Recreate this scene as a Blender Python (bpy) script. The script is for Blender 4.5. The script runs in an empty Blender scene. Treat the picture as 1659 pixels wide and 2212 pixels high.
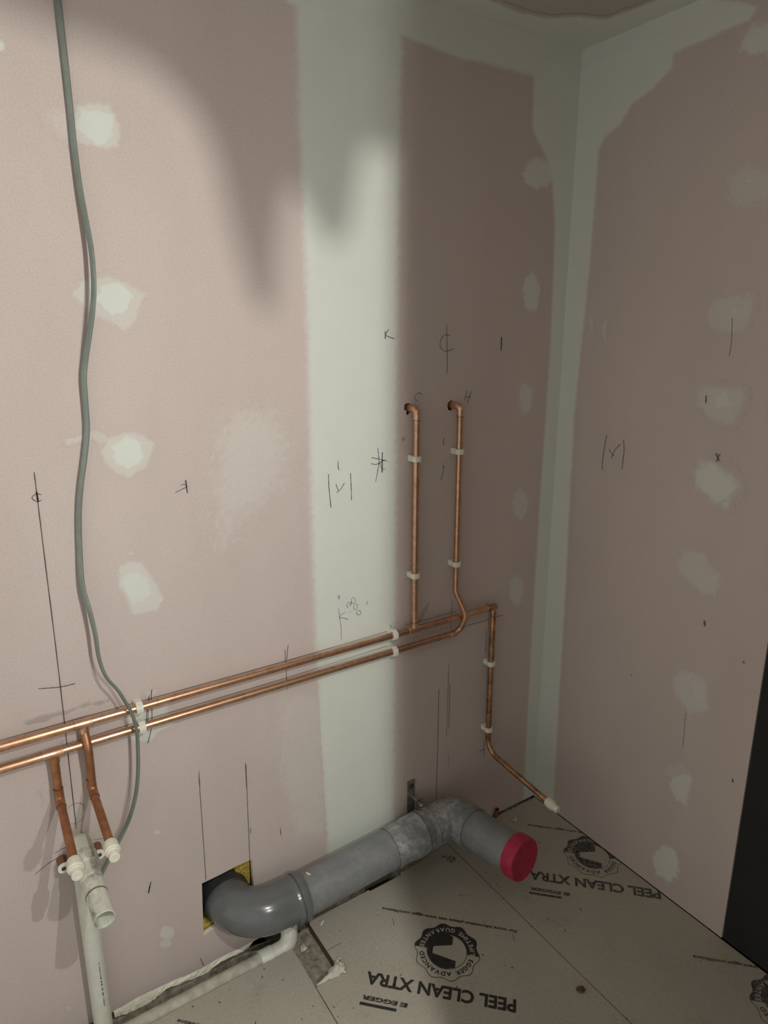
import bpy, bmesh, math, random
import numpy as np
from mathutils import Vector, Matrix, noise

scene = bpy.context.scene
# ---------------------------------------------------------------- camera, world, exposure
# Metres. The room corner on the floor is the origin: the left wall is the plane y = 0 (x < 0),
# the right wall is the plane x = 0 (y < 0), the floor is z = 0, the ceiling z = 2.4.
CAM_LOC = (-1.63331, -1.50329, 1.64964)
CAM_AXES = [[0.837987, -0.545689, -0.000972], [0.140914, 0.214673, 0.966467], [-0.527182, -0.810024, 0.256788]]
FOCAL_PX = 1472.83
cam_data = bpy.data.cameras.new('camera')
cam_data.sensor_fit = 'VERTICAL'
cam_data.sensor_height = 36.0
cam_data.lens = 36.0 * FOCAL_PX / 2212.0
cam_data.clip_start = 0.02
cam = bpy.data.objects.new('camera', cam_data)
scene.collection.objects.link(cam)
_m = Matrix((CAM_AXES[0], CAM_AXES[1], CAM_AXES[2])).transposed().to_4x4()
_m.translation = CAM_LOC
cam.matrix_world = _m
scene.camera = cam

world = bpy.data.worlds.new('dim_site')
world.use_nodes = True
world.node_tree.nodes['Background'].inputs[0].default_value = (0.97, 0.96, 0.91, 1)
world.node_tree.nodes['Background'].inputs[1].default_value = 0.58
scene.world = world
scene.view_settings.view_transform = 'Standard'
scene.view_settings.look = 'None'
scene.view_settings.gamma = 1.0
scene.view_settings.use_curve_mapping = False
scene.view_settings.exposure = 0.0

LAMP = (-1.20, -1.52)            # twin-head work lamp on a stand, right of and behind the camera
LAMP_HEADS = ((1.98, 39.0, (1.0, 0.98, 0.91)), (1.32, 20.0, (1.0, 0.985, 0.94)))
# ---------------------------------------------------------------- traced outlines in wall metres: (x, z) left wall, (y, z) right wall
FILLER_LEFT = [([(-1.3358, 2.055), (-1.3063, 2.0619), (-1.2785, 2.0662), (-1.2728, 2.0487), (-1.2645, 2.0388), (-1.2654, 2.0204), (-1.2707, 1.9931), (-1.2926, 1.9899), (-1.3156, 1.9924), (-1.3362, 1.9937), (-1.3521, 1.9986), (-1.3461, 2.0349)], 0.55, 0.006), ([(-1.3301, 2.051), (-1.3069, 2.0561), (-1.2801, 2.0506), (-1.2702, 2.042), (-1.2748, 2.017), (-1.2919, 1.9965), (-1.3133, 1.9947), (-1.329, 2.0037), (-1.3425, 2.0118), (-1.3399, 2.0358)], 0.95, 0.01), ([(-1.3895, 2.0208), (-1.3819, 2.0354), (-1.3568, 2.0469), (-1.3411, 2.0434), (-1.3459, 1.9994), (-1.368, 2.0004)], 0.22, 0.012), ([(-1.363, 1.7443), (-1.332, 1.7509), (-1.3139, 1.7556), (-1.2834, 1.746), (-1.2546, 1.7334), (-1.2414, 1.7234), (-1.2556, 1.6966), (-1.2673, 1.6709), (-1.2854, 1.6522), (-1.3116, 1.666), (-1.3394, 1.6794), (-1.3659, 1.697), (-1.3786, 1.7187)], 0.45, 0.006), ([(-1.3223, 1.738), (-1.299, 1.7477), (-1.275, 1.7373), (-1.2677, 1.717), (-1.2796, 1.6893), (-1.3057, 1.6798), (-1.3273, 1.6886), (-1.3366, 1.7064), (-1.3347, 1.7243)], 0.98, 0.01), ([(-1.3592, 1.4043), (-1.3438, 1.4342), (-1.3149, 1.4401), (-1.2892, 1.4413), (-1.2675, 1.4295), (-1.2506, 1.4144), (-1.2596, 1.3878), (-1.2732, 1.3651), (-1.3076, 1.3483), (-1.3326, 1.3563), (-1.3495, 1.3767)], 0.5, 0.006), ([(-1.3381, 1.4122), (-1.3223, 1.4291), (-1.2996, 1.4338), (-1.2782, 1.4202), (-1.2721, 1.3959), (-1.286, 1.3699), (-1.3095, 1.3622), (-1.3308, 1.3747), (-1.3401, 1.3924)], 0.98, 0.01), ([(-1.428, 1.4349), (-1.4098, 1.4397), (-1.3885, 1.4444), (-1.3695, 1.4526), (-1.3463, 1.4393), (-1.3415, 1.4258), (-1.3604, 1.4225), (-1.3714, 1.4349), (-1.4021, 1.4294), (-1.4217, 1.4257)], 0.35, 0.004), ([(-1.3477, 1.15), (-1.3305, 1.1568), (-1.3026, 1.1493), (-1.2847, 1.1191), (-1.2733, 1.0905), (-1.2604, 1.0552), (-1.2782, 1.0323), (-1.3271, 1.0304), (-1.3354, 1.0513), (-1.3425, 1.0828), (-1.3538, 1.1037)], 0.6, 0.005), ([(-1.3445, 1.1311), (-1.3108, 1.1336), (-1.2891, 1.1088), (-1.2831, 1.0774), (-1.3008, 1.0547), (-1.3313, 1.0579), (-1.3418, 1.0901), (-1.3482, 1.1099)], 0.95, 0.01), ([(-1.3164, 1.1742), (-1.317, 1.1727), (-1.319, 1.172), (-1.3212, 1.1715), (-1.3238, 1.1717), (-1.3262, 1.1729), (-1.3268, 1.1747), (-1.3273, 1.1762), (-1.3264, 1.1774), (-1.3253, 1.1786), (-1.3229, 1.1785), (-1.3205, 1.1785), (-1.3182, 1.1775), (-1.3172, 1.1758)], 0.6, 0.003), ([(-1.3079, 0.1321), (-1.3122, 0.1251), (-1.3168, 0.1184), (-1.3252, 0.12), (-1.3335, 0.1249), (-1.3391, 0.1345), (-1.3461, 0.1438), (-1.3431, 0.1524), (-1.3418, 0.1604), (-1.3371, 0.1654), (-1.3301, 0.1671), (-1.3225, 0.1599), (-1.3142, 0.154), (-1.309, 0.1432)], 0.55, 0.003), ([(-1.3183, 0.1031), (-1.3181, 0.097), (-1.3244, 0.0976), (-1.3297, 0.0965), (-1.3366, 0.1018), (-1.3426, 0.1075), (-1.347, 0.1143), (-1.3472, 0.1201), (-1.3447, 0.1237), (-1.3402, 0.1249), (-1.3345, 0.1234), (-1.3278, 0.1214), (-1.3224, 0.115), (-1.3196, 0.1087)], 0.45, 0.003), ([(-1.3168, 0.4471), (-1.3189, 0.4454), (-1.3207, 0.4434), (-1.3247, 0.4451), (-1.328, 0.4465), (-1.3315, 0.4487), (-1.3335, 0.452), (-1.3339, 0.455), (-1.3327, 0.4572), (-1.3307, 0.4588), (-1.3271, 0.4582), (-1.3233, 0.4569), (-1.3202, 0.4539), (-1.318, 0.4506)], 0.5, 0.003), ([(-1.568, 0.0526), (-1.568, 0.0498), (-1.5698, 0.0492), (-1.5717, 0.049), (-1.574, 0.0502), (-1.5756, 0.0531), (-1.5767, 0.0559), (-1.5764, 0.0583), (-1.5759, 0.0604), (-1.5746, 0.0618), (-1.5727, 0.0618), (-1.5704, 0.0605), (-1.5689, 0.0578), (-1.5682, 0.0551)], 0.4, 0.003), ([(-1.4464, 2.1313), (-1.4475, 2.1272), (-1.4502, 2.1237), (-1.4535, 2.122), (-1.4565, 2.122), (-1.4587, 2.1234), (-1.4607, 2.1251), (-1.4609, 2.1285), (-1.4599, 2.1322), (-1.4576, 2.1354), (-1.4546, 2.1377), (-1.4515, 2.1383), (-1.4485, 2.1376), (-1.4469, 2.1349)], 0.9, 0.005), ([(-1.3508, 0.8159), (-1.3202, 0.7834), (-1.2741, 0.7846), (-1.2731, 0.7612), (-1.2608, 0.7304), (-1.2936, 0.7251), (-1.3211, 0.7082), (-1.3519, 0.7128), (-1.3729, 0.7561), (-1.3697, 0.7903)], 0.75, 0.006), ([(-1.3185, 0.8344), (-1.2931, 0.8329), (-1.2938, 0.8251), (-1.3058, 0.8176), (-1.3179, 0.8246)], 0.35, 0.004), ([(-1.095, 1.4405), (-1.0488, 1.4691), (-0.9687, 1.4531), (-0.9415, 1.3842), (-0.9638, 1.2952), (-1.0144, 1.2498), (-1.0743, 1.2297), (-1.1133, 1.1558), (-1.1158, 1.2914)], 0.3, 0.05), ([(-0.9772, 0.6939), (-0.936, 0.7083), (-0.867, 0.6796), (-0.8603, 0.3898), (-0.8644, 0.2352), (-0.9522, 0.2757), (-0.9917, 0.5163)], 0.25, 0.03), ([(-0.0898, 2.0771), (-0.0907, 2.0598), (-0.1057, 2.0444), (-0.1288, 2.0361), (-0.1531, 2.0336), (-0.1755, 2.0383), (-0.1925, 2.0492), (-0.198, 2.0651), (-0.1928, 2.0816), (-0.1804, 2.0966), (-0.1587, 2.1057), (-0.1339, 2.1119), (-0.109, 2.1073), (-0.0965, 2.0925)], 0.85, 0.012), ([(-0.1084, 1.7591), (-0.1132, 1.7367), (-0.1193, 1.7155), (-0.133, 1.7038), (-0.1492, 1.7052), (-0.1635, 1.7168), (-0.1742, 1.7349), (-0.1814, 1.7571), (-0.1772, 1.7793), (-0.169, 1.7969), (-0.1572, 1.8108), (-0.1411, 1.8132), (-0.1275, 1.7981), (-0.115, 1.7824)], 0.75, 0.012), ([(-0.1179, 1.4517), (-0.1196, 1.4328), (-0.1251, 1.4163), (-0.1356, 1.4069), (-0.1485, 1.4091), (-0.1604, 1.4184), (-0.1682, 1.4356), (-0.1734, 1.4546), (-0.1732, 1.475), (-0.1661, 1.4906), (-0.155, 1.4986), (-0.1425, 1.4954), (-0.1298, 1.4892), (-0.1205, 1.4723)], 0.62, 0.012), ([(-0.1142, 1.1192), (-0.114, 1.0978), (-0.1231, 1.0837), (-0.1347, 1.0751), (-0.1488, 1.0797), (-0.1631, 1.0873), (-0.1733, 1.106), (-0.1752, 1.1276), (-0.1762, 1.1491), (-0.1665, 1.1619), (-0.1551, 1.1698), (-0.1413, 1.1695), (-0.1271, 1.1598), (-0.1169, 1.141)], 0.55, 0.014), ([(-0.1095, 0.8304), (-0.1128, 0.8094), (-0.1189, 0.7909), (-0.1314, 0.7828), (-0.1462, 0.7861), (-0.1593, 0.8015), (-0.1696, 0.8211), (-0.1746, 0.8444), (-0.1725, 0.8661), (-0.165, 0.8826), (-0.1522, 0.8865), (-0.1387, 0.8851), (-0.126, 0.872), (-0.1142, 0.8544)], 0.55, 0.014)]
FILLER_RIGHT = [([(-0.4803, 2.2952), (-0.5039, 2.2969), (-0.5398, 2.2966), (-0.5538, 2.2347), (-0.5002, 2.248), (-0.4713, 2.2622)], 0.75, 0.01), ([(-0.5859, 1.961), (-0.5863, 1.9431), (-0.5742, 1.9297), (-0.5491, 1.9329), (-0.5277, 1.9331), (-0.5011, 1.9394), (-0.4869, 1.959), (-0.4815, 1.9775), (-0.4817, 1.9952), (-0.4982, 2.004), (-0.5151, 2.0136), (-0.5399, 2.005), (-0.5623, 1.9953), (-0.5731, 1.9778)], 0.28, 0.014), ([(-0.5375, 1.979), (-0.5364, 1.9772), (-0.5351, 1.9759), (-0.5333, 1.975), (-0.5309, 1.9755), (-0.5285, 1.9766), (-0.5269, 1.9787), (-0.5261, 1.9808), (-0.5266, 1.9827), (-0.5277, 1.9842), (-0.5293, 1.9856), (-0.532, 1.9844), (-0.5346, 1.9835), (-0.5366, 1.9814)], 0.8, 0.004), ([(-0.4774, 1.7214), (-0.573, 1.7285), (-0.5784, 1.71), (-0.5736, 1.6837), (-0.5642, 1.6491), (-0.5267, 1.6463), (-0.4862, 1.6547), (-0.468, 1.6744)], 0.3, 0.007), ([(-0.5394, 1.6967), (-0.5396, 1.6944), (-0.5382, 1.6925), (-0.5358, 1.6921), (-0.5334, 1.6918), (-0.5311, 1.693), (-0.5288, 1.6945), (-0.5286, 1.697), (-0.5289, 1.6991), (-0.5293, 1.7016), (-0.5319, 1.7022), (-0.5345, 1.7016), (-0.5372, 1.7012), (-0.5385, 1.6989)], 0.8, 0.004), ([(-0.4701, 1.5109), (-0.5387, 1.5125), (-0.5835, 1.5099), (-0.5848, 1.4792), (-0.568, 1.4292), (-0.5346, 1.4285), (-0.495, 1.4421), (-0.4689, 1.4694)], 0.35, 0.008), ([(-0.5567, 1.4811), (-0.557, 1.4712), (-0.5495, 1.4639), (-0.5403, 1.4596), (-0.5295, 1.4547), (-0.5181, 1.459), (-0.5096, 1.4667), (-0.5059, 1.4769), (-0.5104, 1.4863), (-0.5146, 1.4952), (-0.5228, 1.5032), (-0.535, 1.4993), (-0.5472, 1.4997), (-0.5561, 1.4918)], 0.6, 0.014), ([(-0.4964, 1.3184), (-0.5265, 1.3232), (-0.5661, 1.3086), (-0.5964, 1.2872), (-0.597, 1.2605), (-0.5715, 1.2219), (-0.5422, 1.2281), (-0.4965, 1.2532), (-0.4828, 1.282)], 0.8, 0.012), ([(-0.4785, 1.0709), (-0.5182, 1.0835), (-0.5386, 1.081), (-0.5553, 1.0535), (-0.5836, 1.0362), (-0.5865, 1.0145), (-0.5774, 0.9855), (-0.5452, 0.9781), (-0.5091, 0.9931), (-0.4713, 1.0151), (-0.4654, 1.0337)], 0.42, 0.008), ([(-0.5625, 1.0297), (-0.5612, 1.0194), (-0.5581, 1.0088), (-0.5492, 1.0049), (-0.541, 0.9986), (-0.5322, 1.0011), (-0.5257, 1.0079), (-0.5209, 1.0168), (-0.525, 1.0276), (-0.53, 1.0356), (-0.5354, 1.0444), (-0.5443, 1.0482), (-0.5529, 1.0456), (-0.5568, 1.0367)], 0.45, 0.02), ([(-0.4917, 0.6989), (-0.5127, 0.7374), (-0.544, 0.7442), (-0.5794, 0.739), (-0.5929, 0.7137), (-0.5998, 0.6605), (-0.5793, 0.6322), (-0.5413, 0.6238), (-0.516, 0.6517), (-0.4911, 0.6729)], 0.45, 0.008), ([(-0.5849, 0.6958), (-0.5882, 0.6778), (-0.583, 0.6635), (-0.577, 0.6538), (-0.5697, 0.6482), (-0.5621, 0.6545), (-0.5539, 0.6614), (-0.5491, 0.6786), (-0.5479, 0.6989), (-0.5528, 0.7151), (-0.5603, 0.7228), (-0.5677, 0.7296), (-0.576, 0.7251), (-0.5817, 0.7115)], 0.55, 0.014), ([(-0.5018, 0.4233), (-0.5457, 0.459), (-0.5714, 0.4404), (-0.5206, 0.3896), (-0.4959, 0.3896)], 0.2, 0.01), ([(-0.52, 0.3943), (-0.5496, 0.4272), (-0.5819, 0.438), (-0.5787, 0.401), (-0.5772, 0.3384), (-0.5418, 0.3353), (-0.5268, 0.3584)], 0.7, 0.008), ([(-0.4928, 0.0889), (-0.5013, 0.1277), (-0.5273, 0.168), (-0.5617, 0.1721), (-0.5787, 0.1326), (-0.5762, 0.0937), (-0.5555, 0.0588), (-0.5101, 0.053)], 0.9, 0.006), ([(-0.0906, 1.6825), (-0.1011, 1.6857), (-0.1108, 1.6527), (-0.0998, 1.6327), (-0.0929, 1.636), (-0.1043, 1.6527)], 0.35, 0.005), ([(-0.1512, 1.6801), (-0.1596, 1.6784), (-0.1552, 1.6526), (-0.1611, 1.6233), (-0.153, 1.6331), (-0.1427, 1.6526)], 0.4, 0.005)]
STRIP_JOINT = [(-0.8749, 2.3353), (-0.8762, 2.1523), (-0.8731, 1.9189), (-0.871, 1.6654), (-0.8743, 1.2123), (-0.8726, 0.8268), (-0.8679, 0.5429), (-0.8583, 0.2958), (-0.8502, 0.065), (-0.62, -0.0531), (-0.6188, 0.6087), (-0.6167, 1.3047), (-0.6145, 1.7791), (-0.6093, 2.0966), (-0.6041, 2.3307)]
STRIP_CORNER_LEFT = [(-0.1769, 2.3224), (-0.1729, 2.1838), (-0.1502, 2.1505), (-0.1196, 2.1248), (-0.0843, 2.0532), (-0.0651, 1.9457), (-0.0575, 1.7505), (-0.0543, 1.5877), (-0.0598, 1.0955), (-0.0601, 0.6934), (-0.0533, -0.009), (0.05, -0.03), (0.05, 2.36), (-0.19, 2.36)]
STRIP_CORNER_RIGHT = [(-0.2966, 2.3062), (-0.2964, 2.2743), (-0.2455, 2.2421), (-0.1852, 2.2233), (-0.1523, 2.182), (-0.1008, 2.1607), (-0.0835, 2.131), (-0.0851, 2.0634), (-0.0816, 1.8299), (-0.0751, 1.6681), (-0.0636, 1.3946), (-0.0753, 0.9492), (-0.0927, 0.0289), (0.05, -0.03), (0.05, 2.36), (-0.3, 2.36)]
PENCIL_LEFT = [([(-1.4896, 1.3781), (-1.492, 1.1668), (-1.4944, 0.9394), (-1.502, 0.5427)], 0.0018, 1.0), ([(-1.4904, 1.338), (-1.49, 1.3275), (-1.4893, 1.3161)], 0.004, 1.0), ([(-1.482, 1.3297), (-1.4901, 1.3334), (-1.5001, 1.3263), (-1.4907, 1.3163), (-1.4823, 1.32)], 0.0016, 1.0), ([(-1.5383, 0.9114), (-1.4954, 0.9027), (-1.4649, 0.9018)], 0.0016, 0.8), ([(-1.1883, 1.3256), (-1.1874, 1.3092), (-1.1867, 1.2947)], 0.003, 1.0), ([(-1.2005, 1.3145), (-1.1932, 1.3165), (-1.1866, 1.3099), (-1.1994, 1.3053), (-1.214, 1.2993)], 0.0014, 0.8), ([(-0.6523, 1.6496), (-0.6515, 1.6397), (-0.6515, 1.6288)], 0.0026, 1.0), ([(-0.6401, 1.6545), (-0.6503, 1.6397), (-0.6359, 1.6336), (-0.6223, 1.6295)], 0.002, 1.0), ([(-0.4542, 1.6651), (-0.4512, 1.6072), (-0.4482, 1.5357)], 0.0014, 1.0), ([(-0.4396, 1.6371), (-0.4581, 1.6389), (-0.4715, 1.6285), (-0.4747, 1.611), (-0.4638, 1.5986), (-0.4477, 1.5965), (-0.4269, 1.6026)], 0.0012, 1.0), ([(-0.2546, 1.6326), (-0.2539, 1.6121), (-0.2538, 1.5927)], 0.0034, 1.0), ([(-0.5337, 1.4799), (-0.536, 1.4872), (-0.5472, 1.4878), (-0.5572, 1.4794), (-0.5558, 1.4704), (-0.5438, 1.4687)], 0.0012, 1.0), ([(-0.3751, 1.4887), (-0.3851, 1.4575)], 0.0013, 1.0), ([(-0.3612, 1.4844), (-0.3668, 1.4659), (-0.3736, 1.4512)], 0.0015, 1.0), ([(-0.3841, 1.4686), (-0.362, 1.4686)], 0.0013, 1.0), ([(-0.4565, 1.3608), (-0.4559, 1.338)], 0.0016, 1.0), ([(-0.454, 1.2842), (-0.4562, 1.2593), (-0.4638, 1.2368)], 0.0013, 1.0), ([(-0.4586, 1.2789), (-0.4489, 1.274)], 0.0012, 1.0), ([(-0.6758, 1.3525), (-0.6717, 1.3198), (-0.676, 1.2877), (-0.6825, 1.2611)], 0.0019, 1.0), ([(-0.6611, 1.3385), (-0.6615, 1.3115), (-0.662, 1.2832)], 0.0032, 1.0), ([(-0.6955, 1.3276), (-0.6696, 1.3203), (-0.6449, 1.3123)], 0.0018, 1.0), ([(-0.6969, 1.3116), (-0.6781, 1.3078), (-0.6526, 1.3178)], 0.0018, 1.0), ([(-0.659, 1.3167), (-0.6688, 1.3087), (-0.6612, 1.2933), (-0.6526, 1.2931)], 0.0018, 1.0), ([(-0.7948, 1.3295), (-0.7959, 1.315), (-0.793, 1.3042)], 0.002, 1.0), ([(-0.8243, 1.298), (-0.8234, 1.2587), (-0.8191, 1.2086)], 0.0022, 1.0), ([(-0.7597, 1.2935), (-0.7579, 1.2541), (-0.7576, 1.2198)], 0.002, 1.0), ([(-0.8035, 1.2697), (-0.7991, 1.2574), (-0.7953, 1.2499)], 0.0019, 1.0), ([(-0.7778, 1.2697), (-0.7892, 1.2544), (-0.8025, 1.2465)], 0.0019, 1.0), ([(-0.8004, 0.9636), (-0.801, 0.9514)], 0.0026, 1.0), ([(-0.8049, 0.9637), (-0.8033, 0.9598)], 0.0012, 1.0), ([(-0.7115, 0.9268), (-0.7132, 0.9154)], 0.002, 1.0), ([(-0.7605, 0.9468), (-0.7622, 0.9364), (-0.7598, 0.9296), (-0.7529, 0.9316), (-0.7489, 0.9379), (-0.7528, 0.9433), (-0.7595, 0.9484)], 0.0012, 1.0), ([(-0.7627, 0.9311), (-0.7685, 0.9271), (-0.7656, 0.9268), (-0.7611, 0.9308), (-0.7655, 0.935), (-0.7713, 0.9358), (-0.7772, 0.9309), (-0.7763, 0.9244), (-0.7715, 0.9215)], 0.0013, 1.0), ([(-0.753, 0.9268), (-0.756, 0.9206), (-0.7532, 0.9118), (-0.7474, 0.9096), (-0.743, 0.914), (-0.7453, 0.9172), (-0.7423, 0.9211), (-0.7481, 0.9264), (-0.753, 0.9268)], 0.0012, 1.0), ([(-0.7435, 0.905), (-0.7469, 0.9004), (-0.7436, 0.8941), (-0.7377, 0.8913), (-0.7322, 0.8951), (-0.7337, 0.9018), (-0.7396, 0.905), (-0.7435, 0.905)], 0.0012, 1.0), ([(-0.7795, 0.9098), (-0.792, 0.9065), (-0.7998, 0.8985), (-0.7865, 0.8935), (-0.7741, 0.8868), (-0.7779, 0.8899)], 0.0013, 1.0), ([(-0.8021, 0.9259), (-0.7999, 0.8967), (-0.7957, 0.8668), (-0.7964, 0.8305)], 0.0012, 1.0), ([(-0.7659, 0.9088), (-0.7674, 0.9052)], 0.0012, 1.0), ([(-0.6369, 0.8366), (-0.6327, 0.8308), (-0.6333, 0.8262)], 0.0018, 1.0), ([(-0.4535, 0.577), (-0.4531, 0.4126), (-0.4554, 0.1792)], 0.0015, 1.0), ([(-0.417, 0.6551), (-0.4174, 0.4929), (-0.4188, 0.3957)], 0.0011, 1.0), ([(-0.4097, 0.5815), (-0.4095, 0.4903), (-0.4101, 0.4208)], 0.0014, 1.0), ([(-0.2657, 0.7261), (-0.2661, 0.6446)], 0.0014, 1.0), ([(-0.2599, 0.796), (-0.2553, 0.6278), (-0.2522, 0.3609)], 0.0012, 1.0), ([(-0.2555, 0.3227), (-0.2559, 0.2607)], 0.0018, 1.0), ([(-0.2784, 0.2905), (-0.2527, 0.2894)], 0.0018, 1.0), ([(-0.3681, 0.7615), (-0.2891, 0.7622), (-0.1957, 0.763)], 0.0011, 1.0), ([(-0.4111, 0.8608), (-0.4109, 0.8226), (-0.4107, 0.7345)], 0.0012, 1.0), ([(-0.2705, 0.8227), (-0.2687, 0.8091)], 0.0015, 1.0), ([(-0.5793, 0.8317), (-0.5792, 0.8215)], 0.0014, 1.0), ([(-0.4085, 0.3303), (-0.4076, 0.2818)], 0.0009, 1.0), ([(-1.2127, 0.5693), (-1.2143, 0.4137), (-1.2164, 0.251)], 0.0013, 1.0), ([(-1.0881, 0.5534), (-1.0907, 0.4142), (-1.0936, 0.2547)], 0.0014, 1.0), ([(-1.0005, 0.3155), (-0.9995, 0.2925)], 0.0016, 1.0), ([(-1.0892, 0.5572), (-1.0902, 0.4831)], 0.0014, 1.0), ([(-1.2116, 0.5812), (-1.2119, 0.533)], 0.0012, 0.6), ([(-1.353, 0.3174), (-1.3572, 0.3016), (-1.3616, 0.2869), (-1.3565, 0.3086)], 0.0022, 1.0), ([(-1.2483, 0.0151), (-1.2417, -0.016)], 0.0014, 0.8), ([(-1.5185, 0.601), (-1.501, 0.6074), (-1.4877, 0.6047), (-1.4804, 0.593), (-1.4825, 0.5832)], 0.0009, 0.7), ([(-1.5146, 0.5608), (-1.4998, 0.5563), (-1.4852, 0.5649)], 0.0009, 0.7), ([(-1.5971, 0.4633), (-1.569, 0.4784), (-1.5466, 0.4848)], 0.0012, 0.8), ([(-1.5534, 0.499), (-1.5292, 0.5048)], 0.0012, 0.8), ([(-1.4681, 0.4958), (-1.4473, 0.4905)], 0.001, 0.7), ([(-1.3055, 0.8383), (-1.3083, 0.8216), (-1.3094, 0.7929), (-1.3124, 0.758), (-1.3177, 0.7302), (-1.3268, 0.702)], 0.0018, 1.0), ([(-1.3122, 0.826), (-1.3199, 0.7931), (-1.3238, 0.7684), (-1.3227, 0.7386)], 0.0016, 1.0), ([(-1.3136, 0.82), (-1.3188, 0.783), (-1.3244, 0.7359)], 0.0014, 1.0), ([(-0.964, 0.8488), (-0.9623, 0.7303)], 0.0014, 0.9), ([(-0.9543, 0.8594), (-0.96, 0.8172)], 0.0014, 0.9), ([(-1.087, 0.3554), (-1.0867, 0.3376)], 0.0014, 1.0), ([(-1.6217, 0.816), (-1.3367, 0.8162), (-0.9852, 0.815), (-0.6291, 0.8195)], 0.0012, 0.8), ([(-1.629, 0.7595), (-1.3413, 0.7655), (-0.9873, 0.7663), (-0.629, 0.773)], 0.0012, 0.8), ([(-0.5904, 0.8214), (-0.3927, 0.8215)], 0.0011, 0.7)]
PENCIL_RIGHT = [([(-0.192, 1.3537), (-0.1879, 1.3185), (-0.185, 1.2671), (-0.189, 1.2483)], 0.0016, 0.8), ([(-0.2526, 1.3478), (-0.2574, 1.3145), (-0.2557, 1.2629)], 0.0016, 0.8), ([(-0.2037, 1.3137), (-0.2139, 1.3048), (-0.2274, 1.2964)], 0.0014, 0.8), ([(-0.2439, 1.3347), (-0.2256, 1.3134), (-0.2149, 1.2876)], 0.0014, 0.8), ([(-0.531, 1.3495), (-0.5476, 1.331)], 0.0018, 0.8), ([(-0.545, 1.3501), (-0.5355, 1.3276)], 0.0018, 0.8), ([(-0.537, 1.3519), (-0.541, 1.3285)], 0.0014, 0.8), ([(-0.5317, 1.6791), (-0.5371, 1.6244), (-0.536, 1.5884)], 0.001, 0.8), ([(-0.4886, 1.4916), (-0.4906, 1.4712)], 0.003, 0.8), ([(-0.5599, 0.9029), (-0.563, 0.8872)], 0.006, 0.6), ([(-0.355, 0.652), (-0.3572, 0.6472)], 0.004, 0.6), ([(-0.6754, 0.8342), (-0.6783, 0.8289)], 0.006, 0.6), ([(-0.54, 0.6195), (-0.5445, 0.5101)], 0.001, 0.6), ([(-0.693, 0.4979), (-0.6952, 0.4878)], 0.004, 1.0)]
SMUDGE_LEFT = [([(-1.5786, 0.8423), (-1.5443, 0.8463), (-1.5117, 0.8455), (-1.4822, 0.8425), (-1.4553, 0.8463), (-1.4264, 0.845), (-1.3991, 0.8421), (-1.3977, 0.8358), (-1.4369, 0.838), (-1.4654, 0.8404), (-1.4942, 0.8362), (-1.5279, 0.8317), (-1.5676, 0.8308)], 0.33, 0.008), ([(-1.5109, 0.7709), (-1.5024, 0.7794), (-1.499, 0.7759), (-1.508, 0.7629)], 0.25, 0.006), ([(-0.5374, 0.8204), (-0.5254, 0.8478), (-0.501, 0.8724), (-0.4909, 0.8679), (-0.5105, 0.8443), (-0.5299, 0.8142)], 0.3, 0.004), ([(-0.5865, 1.367), (-0.5875, 1.3645), (-0.5884, 1.3619), (-0.5906, 1.361), (-0.5929, 1.3612), (-0.595, 1.3627), (-0.5963, 1.3652), (-0.5973, 1.3679), (-0.5964, 1.3706), (-0.595, 1.3726), (-0.5931, 1.3742), (-0.5907, 1.3739), (-0.5888, 1.3719), (-0.587, 1.3699)], 0.5, 0.004), ([(-0.8171, 0.8793), (-0.818, 0.8771), (-0.8188, 0.8748), (-0.8208, 0.8742), (-0.8229, 0.8747), (-0.8246, 0.8764), (-0.8257, 0.8789), (-0.8265, 0.8816), (-0.8257, 0.884), (-0.8243, 0.8857), (-0.8226, 0.887), (-0.8205, 0.8863), (-0.8189, 0.8842), (-0.8174, 0.8821)], 0.2, 0.005), ([(-0.8248, 0.8699), (-0.825, 0.8695), (-0.8253, 0.869), (-0.8258, 0.8689), (-0.8264, 0.8691), (-0.8269, 0.8695), (-0.8272, 0.87), (-0.8274, 0.8705), (-0.8272, 0.871), (-0.8268, 0.8713), (-0.8264, 0.8715), (-0.8258, 0.8714), (-0.8253, 0.8709), (-0.8249, 0.8705)], 0.8, 0.002), ([(-0.6598, 0.8323), (-0.6602, 0.8317), (-0.6605, 0.8311), (-0.6612, 0.831), (-0.6621, 0.8312), (-0.6628, 0.8317), (-0.6632, 0.8324), (-0.6636, 0.8332), (-0.6633, 0.8338), (-0.6628, 0.8343), (-0.6621, 0.8345), (-0.6612, 0.8343), (-0.6606, 0.8337), (-0.66, 0.833)], 0.7, 0.002), ([(-0.609, 0.9023), (-0.6092, 0.902), (-0.6094, 0.9017), (-0.6099, 0.9016), (-0.6103, 0.9017), (-0.6107, 0.902), (-0.611, 0.9024), (-0.6112, 0.9028), (-0.611, 0.9031), (-0.6107, 0.9034), (-0.6103, 0.9036), (-0.6099, 0.9034), (-0.6095, 0.9031), (-0.6091, 0.9027)], 0.9, 0.002), ([(-1.5692, 0.6674), (-1.5581, 0.6675), (-1.5575, 0.6411), (-1.5622, 0.6168), (-1.565, 0.6562)], 0.12, 0.006)]
PAPER_EDGE = [(-1.4754, -0.0188), (-1.4472, -0.0177), (-1.4162, -0.0131), (-1.3814, -0.0146), (-1.3457, -0.0157), (-1.3135, -0.0182), (-1.2808, -0.0234), (-1.2428, -0.0236), (-1.2037, -0.0187), (-1.1685, -0.0188), (-1.1372, -0.0216), (-1.0959, -0.0191)]
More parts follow.
